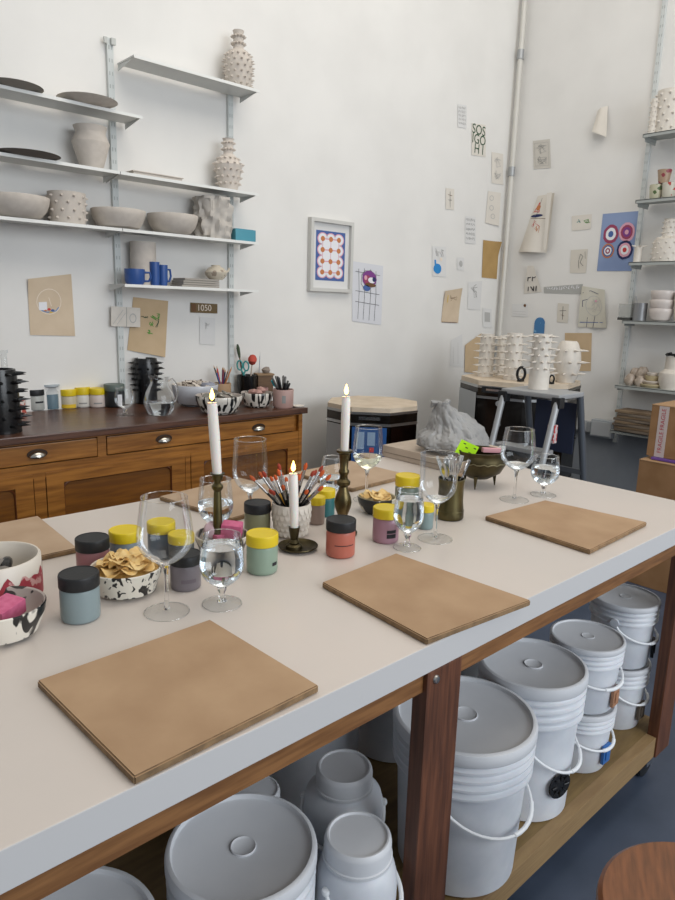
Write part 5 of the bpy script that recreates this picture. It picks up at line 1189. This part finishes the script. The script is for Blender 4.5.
spiky(x, y, RZ[2], prz([(1, .002), (1.05, .2), (1, .52), (.5, .6), (.45, .98), (.5, 1)], r, h), [h*q for q in (.08, .2, .32, .44, .56, .68, .8, .92)], 12, .012, .006, PORC, 'spiky_vase', 'white tower vase with rows of spikes on the third right shelf')
x, y, r = on_rs(637, RZ[2], 7, 4.22); h = zof(x, y, 246)-RZ[2]
t = thing('coral_stand', 'small white branching ceramic piece at the end of the third right shelf', 'ornament', (x, y, RZ[2]))
m = MB().lathe([(0, .0005), (r, .0005), (r, h*.9), (r*1.1, h), (0, h)], 16); 
for i in range(5): m.cone((0, 0, h*.9), (math.cos(i*1.3), math.sin(i*1.3), .25), .05, .008)
obj('stem_branches', m, PORC, t)
# 4th shelf: clear box, tin, bowls
x, y, r = on_rs(626, RZ[3], 9, 4.27)
t = thing('clear_box', 'clear plastic box at the left end of the fourth right shelf', 'box', (x, y, RZ[3]))
obj('box_walls', MB().box(-.05, .05, -.045, .03, .016, .10, .002), mat('clear_plastic', 'b4b6b2', .2, alpha=.45), t, False)
obj('box_base', MB().box(-.052, .052, -.047, .032, .0005, .016), mat('dark_base', '3a3a38', .5), t, False)
x, y, r = on_rs(639, RZ[3], 13, 4.25); h = zof(x, y, 303)-RZ[3]
t = thing('grey_tin', 'dull grey metal tin with a stick in it on the fourth right shelf', 'tin', (x, y, RZ[3]))
obj('tin_body', MB().lathe([(0, .0005), (r, .0005), (r, h), (r*.94, h), (r*.94, .01), (0, .01)], 30), mat('dull_grey_tin', '87888a', .4, .5), t)
tag(obj('stirring_stick', MB().tube([(0, 0, 0), (.0, .035, h*1.25)], .003, 8), STEELL, None, loc=(x, y, RZ[3]+.012)), 'thin grey stick leaning in the dull metal tin', 'stick')
x, y, r = on_rs(660, RZ[3], 24, 4.27); h = (zof(x, y, 291)-RZ[3])
for i in range(3):
    bowl('white_bowl', x, y, RZ[3]+h*.29*i+.0006*i, r*(.98+.0*i), h*.42, mat('rosy_white_glaze', 'cfc6c0', .35), 'rosy white bowl '+('at the bottom', 'in the middle', 'on top')[i]+' of the three-bowl stack on the right wall', foot=.55, group=None)
x, y, r = on_rs(680, RZ[3], 16, 4.27)
bowl('cream_bowl', x, y, RZ[3], r, .17, BISQL, 'cream tall bowl cut off by the right edge of the picture', foot=.6)
# 5th shelf
SHP = mat('shell_ceramic', 'b8aa9c', .5, ns=28, nd=2, col2='8c7c6c')
for i, (px, w, yt, xx) in enumerate(((629, 10, 374, 4.22), (634, 12, 368, 4.30), (641, 13, 367, 4.30), (639, 9, 376, 4.22))):
    x, y, r = on_rs(px, RZ[4], w, xx); h = zof(x, y, yt)-RZ[4]
    tag(obj('shell_pot', MB().lathe([(0, .0005)]+prz([(.5, .002), (.9, .25), (1, .55), (.7, .85), (.5, 1), (.35, .95)], r, h)+[(0, h*.5)], 22, wob=lambda c: c+Vector((c.x, c.y, 0))*(.25*noise.noise(c*45+Vector((px, 0, 0))))), SHP, None, loc=(x, y, RZ[4])), ('smallest shell-like pot at the left end of the fifth right shelf', 'grey shell-like pot behind the smallest one on the fifth shelf', 'rounder shell-like pot behind the small dish stack', 'low shell-like pot left of the yellowish dish stack')[i], 'pot')
x, y, r = on_rs(651, RZ[4], 22, 4.25)
zz = RZ[4]
for i, (k_, hh_, m_) in enumerate(((1, .022, mat('yellowish_dish', 'b4a684', .5)), (.85, .018, BISQL), (.6, .03, MATS['yellowish_dish']), (.5, .018, BISQL))):
    tag(obj('stacked_dish', MB().lathe([(0, .0002), (r*k_*.8, .0002), (r*k_, hh_*.7), (r*k_, hh_), (r*k_*.85, hh_), (0, hh_*.9)], 30), m_, None, loc=(x, y, zz)), ('broad yellowish dish at the bottom', 'pale dish second from the bottom', 'smaller yellowish dish third from the bottom', 'smallest pale dish on top')[i]+' of the small dish stack', 'dish'); zz += hh_+.0005
x, y, r = on_rs(670, RZ[4], 24, 4.26); h = zof(x, y, 357)-RZ[4]
t = thing('white_vase', 'white shouldered vase with a black beaded top at the right edge', 'vase', (x, y, RZ[4]))
obj('vase_body', MB().lathe([(0, .0005)]+prz([(.8, .002), (1, .25), (.95, .5), (.62, .62), (.6, .95), (.65, 1), (.5, 1)], r, h)+[(0, h*.8)], 32), PORC, t)
m = MB()
for i in range(7): m.lathe([(0, -.012), (.012, 0), (0, .012)], 10, (r*.55*math.cos(i*.9), r*.55*math.sin(i*.9), h+.012+.004*(i % 2)))
m.tube([(r*.55*math.cos(i*.45), r*.55*math.sin(i*.45), h+.012) for i in range(14)], .005, 8, True)
obj('beaded_rim', m, BLK, t)
# lowest: stack of bats
for i in range(8):
    r_ = random.Random(i+3); a = r_.uniform(-.08, .08)
    mb = MB().box(-.095, .07, -.13+r_.uniform(-.01, .01), .12+r_.uniform(-.02, .02), .0003, .0155, .003)
    zz = RZ[5]+.0165*i
    o = tag(obj('wooden_bat', mb, mat(('grey_brown_bat', 'brown_bat')[i % 2], ('85786a', '6f5c48')[i % 2], .8, ns=8, nd=4, col2=('6c6054', '8a765e')[i % 2]), None, False, loc=(4.255, 1.82, zz)), 'worn wooden bat in the flat stack on the lowest right shelf', 'board', 'worn bats stacked on the lowest shelf'); o.rotation_euler = (0, 0, a)

# ------------------------------------------------------------------ cardboard boxes
BX = 3.42
zb = on_x(643, 464, BX).z; yb_ = on_x(643, 464, BX).y
def carton(name, x0, x1, y0, y1, z0, z1, label, rx=0, rz=0):
    c = Vector(((x0+x1)/2, (y0+y1)/2, z0)); w, d, h_ = (x1-x0)/2, (y1-y0)/2, z1-z0
    t = thing('cardboard_box', label, 'box', c, rz); t.rotation_euler = (rx, 0, rz)
    obj('carton_body', MB().box(-w, w, -d, d, .0006, h_, .002), CARD, t, False)
    obj('top_flap', MB().box(-w-.002, -.002, -d-.001, d+.001, h_, h_+.004).box(.002, w+.002, -d-.001, d+.001, h_, h_+.004), CARDL, t, False)
    return t, w, d, h_
z1 = on_z(640, 470, 0)
lowtop = on_x(640, 458, BX).z
carton('b', BX-.03, BX+.42, .95, 1.46, FL+.0005, .40, 'lowest cardboard box on the floor beyond the table end')
carton('b', BX-.02, BX+.42, .95, on_x(640, 470, BX).y, .4055, lowtop-.005, 'middle cardboard box under the taped one beyond the table end')
o = tag(obj('purple_folder', MB().box(-.13, .16, -.14, .13, .0006, .012, .002), mat('purple_card', '6a4a94', .5), None, False, loc=(BX+.14, 1.26, lowtop+.0008)), 'purple folder squeezed between the two cardboard boxes', 'folder')
t, w, d, h_ = carton('b', BX+.03, BX+.42, .97, on_x(645, 464, BX+.03).y, lowtop+.014, on_x(653, 405, BX+.03).z, 'upper cardboard box with red and white fragile tape at the right edge')
ty = on_x(662, 430, BX+.03).y-t.location.y
tp = obj('packing_tape', MB().box(-w-.0012, -w-.0002, ty-.024, ty+.024, .001, h_), mat('white_tape', 'c6b8b4', .4), t, False)
m = MB(); c = Vector((-w-.0016, ty, h_*.52))
M = Matrix(((0, 0, -1, c.x), (0, -1, 0, c.y), (1, 0, 0, c.z), (0, 0, 0, 1)))
M = Matrix(((0, 0, -1, c.x), (0, 1, 0, c.y), (1, 0, 0, c.z), (0, 0, 0, 1)))
text_into(m, 'FRAGILE FRAGILE', .029, M); m.norec = True
obj('tape_lettering', m, mat('tape_red', 'b0243c', .5), tp, False)

# ------------------------------------------------------------------ kilns
def oct_pts(r, a0): return octa(r, a0)
def face_rect(mb, r, a0, k, u0, u1, z0, z1, e=.001, n=8):
    p = oct_pts(r, a0); a = Vector((*p[k], 0)); b = Vector((*p[(k+1) % 8], 0)); nn = ((a+b)/2).normalized()*e
    q0 = a.lerp(b, u0)+nn; q1 = a.lerp(b, u1)+nn
    vs = [(q0.x, q0.y, z0), (q1.x, q1.y, z0), (q1.x, q1.y, z1), (q0.x, q0.y, z1)]
    mb.face([mb.b.verts.new(v) for v in vs])
    return mb
def kiln(x, y, r, ztop, lidh, seg, a0, label, name='kiln'):
    t = thing(name, label, 'kiln', (x, y, 0))
    obj('brick_lid', MB().prism(oct_pts(r*.985, a0), ztop-lidh, ztop), FIRE, t, False)
    obj('lid_band', MB().prism(oct_pts(r, a0), ztop-lidh-.006, ztop-lidh*.75), STEEL, t, False)
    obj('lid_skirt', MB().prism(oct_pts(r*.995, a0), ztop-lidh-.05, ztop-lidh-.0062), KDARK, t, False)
    zb_ = .28; hseg = (ztop-lidh-.051-zb_)/seg
    for i in range(seg):
        z0 = zb_+hseg*i
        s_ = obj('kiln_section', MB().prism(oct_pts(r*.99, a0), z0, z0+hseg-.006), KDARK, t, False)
        obj('steel_band', MB().prism(oct_pts(r*1.0, a0), z0+hseg-.014, z0+hseg), STEEL, t, False)
    obj('stand_top', MB().prism(oct_pts(r*.9, a0), zb_-.03, zb_), STEELL, t, False)
    for k in range(4):
        a = a0+k*PI/2
        obj('leg', MB().tube([(r*.75*math.cos(a), r*.75*math.sin(a), FL+.0005), (r*.75*math.cos(a), r*.75*math.sin(a), zb_-.03)], .014, 10), BLKM, t)
    return t
# left kiln
dv = Vector((on_z(373, 406, .98).x, on_z(373, 406, .98).y)).normalized()
k1c = dv*(3.44+.262); kr = .262
ang = math.atan2(-dv.y, -dv.x)
A0 = ang+math.radians(20)     # turn one edge a little right of the view
t = kiln(k1c.x, k1c.y, kr, .985, .03, 2, A0, 'octagonal steel kiln with cream brick lid left of the plastic bag')
def facek(r, a0, c):      # faces sorted by how directly they meet the camera
    out = []
    for k in range(8):
        p = oct_pts(r, a0); a = Vector(p[k]); b = Vector(p[(k+1) % 8]); mid = (a+b)/2; d = (-(Vector(c)+mid)).normalized()
        out.append((-(mid.normalized().dot(d)), k))
    return [k for _, k in sorted(out)]
fk = facek(kr, A0, (k1c.x, k1c.y))
k0 = fk[0]
obj('control_panel', face_rect(MB(), kr, A0, k0, .04, .93, .70, .885, .006), mat('navy_panel', '27538c', .35), t, False)
m = MB()
for i, (u0, u1, z0, z1) in enumerate(((.16, .36, .77, .86), (.44, .64, .79, .86), (.2, .8, .72, .74))): face_rect(m, kr, A0, k0, u0, u1, z0, z1, .0075)
obj('panel_print', m, mat('pale_blue_print', '8ca4c0', .5), t, False)
m = MB(); face_rect(m, kr, A0, k0, .5, .62, .755, .78, .0078); obj('panel_mark', m, INK['red'], t, False)
m = MB(); face_rect(m, kr, A0, k0, .2, .75, .922, .940, .008); bmesh.ops.solidify(m.b, geom=list(m.b.faces), thickness=.01); obj('lid_latch', m, CHROME, t, False)
def side_of(fk, r, a0, c, mid, sign):
    for k in fk[1:3]:
        p = oct_pts(r, a0); q = (Vector((*p[k], 1))+Vector((*p[(k+1) % 8], 1)))/2+Vector((c.x, c.y, 0))
        if (proj(q)[0]-mid)*sign > 0: return k
    return fk[1]
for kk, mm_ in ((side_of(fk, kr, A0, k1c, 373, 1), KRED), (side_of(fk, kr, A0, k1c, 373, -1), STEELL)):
    m = MB(); face_rect(m, kr, A0, kk, .04, .96, .56, .885, .003); obj('side_face_tone', m, mm_, t, False)  # overlays tone the steel faces apart, russet right and lighter left
# right kiln
dv = Vector((on_z(520, 380, 1.1).x, on_z(520, 380, 1.1).y)).normalized()
k2c = dv*(3.87+.345); kr2 = .35
A2 = math.atan2(-dv.y, -dv.x)+math.radians(4)
t = kiln(k2c.x, k2c.y, kr2, 1.10, .035, 3, A2, 'octagonal steel kiln behind the stepladder, topped with spiky vessels')
fk = facek(kr2, A2, (k2c.x, k2c.y))
def sidek(sign):
    best = None
    for k in fk[1:3]:
        p = oct_pts(kr2, A2); a = Vector((*p[k], 1)); b = Vector((*p[(k+1) % 8], 1)); q = (a+b)/2+Vector((k2c.x, k2c.y, 0))
        if (proj(q)[0]-520)*sign > 0: return k
    return fk[1]
kl, kr_ = sidek(-1), sidek(1)
m = MB(); face_rect(m, kr2, A2, kl, .02, .98, .30, 1.03, .004); obj('side_face_tone', m, STEELL, t, False)  # lighter steel tone laid over the left face
m = MB(); face_rect(m, kr2, A2, fk[0], .1, .9, 1.035, 1.068, .005); obj('vent_strip', m, BLKM, t, False)
m = MB(); face_rect(m, kr2, A2, kr_, .08, .8, 1.035, 1.068, .005); obj('vent_strip', m, BLKM, t, False)
m = MB(); face_rect(m, kr2, A2, fk[0], .2, .5, 1.046, 1.058, .007); obj('vent_silver', m, CHROME, t, False)  # silver strip inside the dark vent slot
for zz in (.98, .86, .72, .52):
    p = oct_pts(kr2, A2); a = Vector((*p[fk[0]], 0)); b = Vector((*p[(fk[0]+1) % 8], 0)); q = a.lerp(b, .5)+((a+b)/2).normalized()*.004
    o = obj('peep_plug', MB().lathe([(0, -.012), (.016, -.01), (.016, .01), (0, .012)], 14, M=Matrix.Translation((q.x, q.y, zz)) @ Matrix.Rotation(math.atan2(q.y, q.x), 4, 'Z') @ Matrix.Rotation(PI/2, 4, 'Y')), STEELL, t)
# spiky vessels on the right kiln
def on_k(px, w, dist):
    d = on_z(px, 376, 1.1); d = Vector((d.x, d.y)).normalized()*dist; return d.x, d.y, w/2/F*depth((d.x, d.y, 1.1))
def kcol(px, w, dist, yt, rings, sl, label, sr=.006):
    x, y, r = on_k(px, w, dist); h = zof(x, y, yt)-1.1
    spiky(x, y, 1.1, prz([(1, .002), (.97, .5), (.92, 1)], r, h), [h*(i+.6)/(rings) for i in range(rings)], 10, sl, sr, PORC, 'spiky_column', label)
kcol(485, 15, 4.22, 334, 6, .035, 'white spiky column at the left of the right kiln')
kcol(512, 17, 4.10, 333, 6, .035, 'white spiky column in the middle of the right kiln')
kcol(499, 8, 4.35, 336, 6, .03, 'slim white spiky column between the two larger columns')
x, y, r = on_k(566, 24, 4.12); h = zof(x, y, 341)-1.1
spiky(x, y, 1.1, prz([(.7, .002), (.95, .2), (1.1, .45), (1, .75), (.75, .95), (.6, 1)], r, h), [h*q for q in (.22, .5, .78)], 9, .05, .007, PORC, 'spiky_vessel', 'round cream vessel ringed with long spikes at the right of the kiln')
for px, dist, label, s_ in ((521, 4.0, 'small black coiled ring object beside the middle column', 1), (552, 3.96, 'small black lump beside the round spiky vessel', .6)):
    x, y, r = on_k(px, 6, dist)
    m = MB(); loop(m, Vector((0, 0, .045*s_)), .022*s_, .036*s_, .008*s_, Vector((.7, -.7, 0))); m.box(-.02*s_, .02*s_, -.012, .012, .0005, .012, .003)
    tag(obj('black_coil', m, BLK, None, loc=(x, y, 1.1)), label, 'ornament')
# ------------------------------------------------------------------ stepladder
t = thing('stepladder', 'grey aluminium stepladder with a white vase on its platform', 'ladder', (2.70, 1.512, 0)); t.scale = (.9, .9, 1)
LZ = 1.139
AL = mat('aluminium', 'a8aaac', .5, .5); ALD = mat('dark_grey_rail', '5a5f66', .45, .3); LB = BLKM
obj('platform', MB().box(0, .24, .0, .33, LZ-.022, LZ, .006), mat('platform_grey', 'a6a8aa', .45, .3), t, False)
for yy in (.012, .318):
    l = obj('front_rail', MB().tube([(-.30, yy, FL+.0305), (.01, yy, LZ-.02)], .016, 12), AL, t)
    obj('rubber_foot', MB().box(-.325, -.28, yy-.022, yy+.022, FL+.0006, FL+.045, .004), LB, l, False)
    obj('hinge', MB().box(-.01, .035, yy-.024, yy+.024, LZ-.06, LZ-.012, .006), LB, l, False)
    obj('joint', MB().box(-.125, -.080, yy-.022, yy+.022, .70, .75, .004), LB, l, False)
    if yy < .1: obj('warning_label', MB().box(-.03, .002, yy-.0185, yy+.0185, LZ-.21, LZ-.13, .002), mat('red_white_label', 'c8bcbc', .5, ns=60, nd=1, col2='b43c3c', band=(.5, .54)), l, False)
    l = obj('rear_rail', MB().tube([(.52, yy, FL+.0305), (.225, yy, LZ-.02)], .018, 12), ALD, t)
    obj('rubber_foot', MB().box(.50, .54, yy-.022, yy+.022, FL+.0006, FL+.045, .004), LB, l, False)
for i, zz in enumerate((.39, .63, .87)):
    xx = -.30+.31*zz/LZ
    obj('tread', MB().box(xx, xx+.09, .02, .31, zz, zz+.02, .003), AL, t, False)
for zz in (.35, .75):
    xx = .52-.295*zz/LZ
    obj('brace', MB().box(xx-.006, xx+.006, .015, .315, zz-.012, zz+.012), ALD, t, False)
tg = tag(obj('navy_cloth', MB().box(0, .006, .05, .26, .84, 1.08, .002), mat('navy_panel_cloth', '1c2740', .6), None, False, loc=(2.93, 1.50, 0)), 'dark navy panel hanging behind the stepladder platform', 'panel')
x, y = 3.10, 1.835
x, y, r = stand(538, 390, 20, LZ); x, y = min(max(x, 2.72), 2.90), min(max(y, 1.53), 1.79)
h = zof(x, y, 334)-LZ
spiky(x, y, LZ, prz([(1, .002), (.98, .3), (.92, 1)], r, h), [h*q for q in (.38, .5, .62, .74, .86, .96)], 9, .03, .006, PORC, 'spiky_vase', 'tall white vase with spiked upper half standing on the stepladder platform')

# ------------------------------------------------------------------ light
w = bpy.data.worlds.new('world'); bpy.context.scene.world = w; w.use_nodes = True
N = w.node_tree.nodes; L = w.node_tree.links; bg = N['Background']
tc = N.new('ShaderNodeTexCoord'); sx = N.new('ShaderNodeSeparateXYZ'); rp = N.new('ShaderNodeValToRGB')
mr = N.new('ShaderNodeMapRange'); L.new(tc.outputs['Generated'], sx.inputs[0]); L.new(sx.outputs['Z'], mr.inputs[0]); mr.inputs[1].default_value = -1; mr.inputs[2].default_value = 1
L.new(mr.outputs[0], rp.inputs[0]); L.new(rp.outputs[0], bg.inputs[0])
e = rp.color_ramp.elements; e[0].position = 0; e[0].color = (.10, .12, .16, 1); e[1].position = 1; e[1].color = (.95, .88, .78, 1)
e2 = rp.color_ramp.elements.new(.48); e2.color = (.42, .50, .60, 1); e3 = rp.color_ramp.elements.new(.62); e3.color = (.66, .70, .76, 1)
bg.inputs[1].default_value = .55
def area(name, loc, target, sx_, sy_, power, col):
    l = bpy.data.lights.new(name, 'AREA'); l.shape = 'RECTANGLE'; l.size = sx_; l.size_y = sy_; l.energy = power; l.color = col
    o = bpy.data.objects.new(name, l); C.objects.link(o); o.location = loc; o.rotation_euler = (Vector(target)-Vector(loc)).to_track_quat('-Z', 'Y').to_euler(); return o
area('window_light', (1.9, -3.0, 2.4), (1.9, 2.0, .9), 3.4, 2.4, 135, (.90, .95, 1))
area('skylight', (2.0, .9, 4.5), (2.3, 3.0, 1.6), 3.4, 2.2, 60, (1, .94, .85))
vs = bpy.context.scene.view_settings; vs.view_transform = 'Standard'; vs.look = 'None'; vs.exposure = 0; vs.gamma = 1
cy = bpy.context.scene.cycles
cy.max_bounces = 14; cy.transparent_max_bounces = 24; cy.transmission_bounces = 12; cy.glossy_bounces = 6; cy.use_denoising = True; cy.sample_clamp_indirect = 6
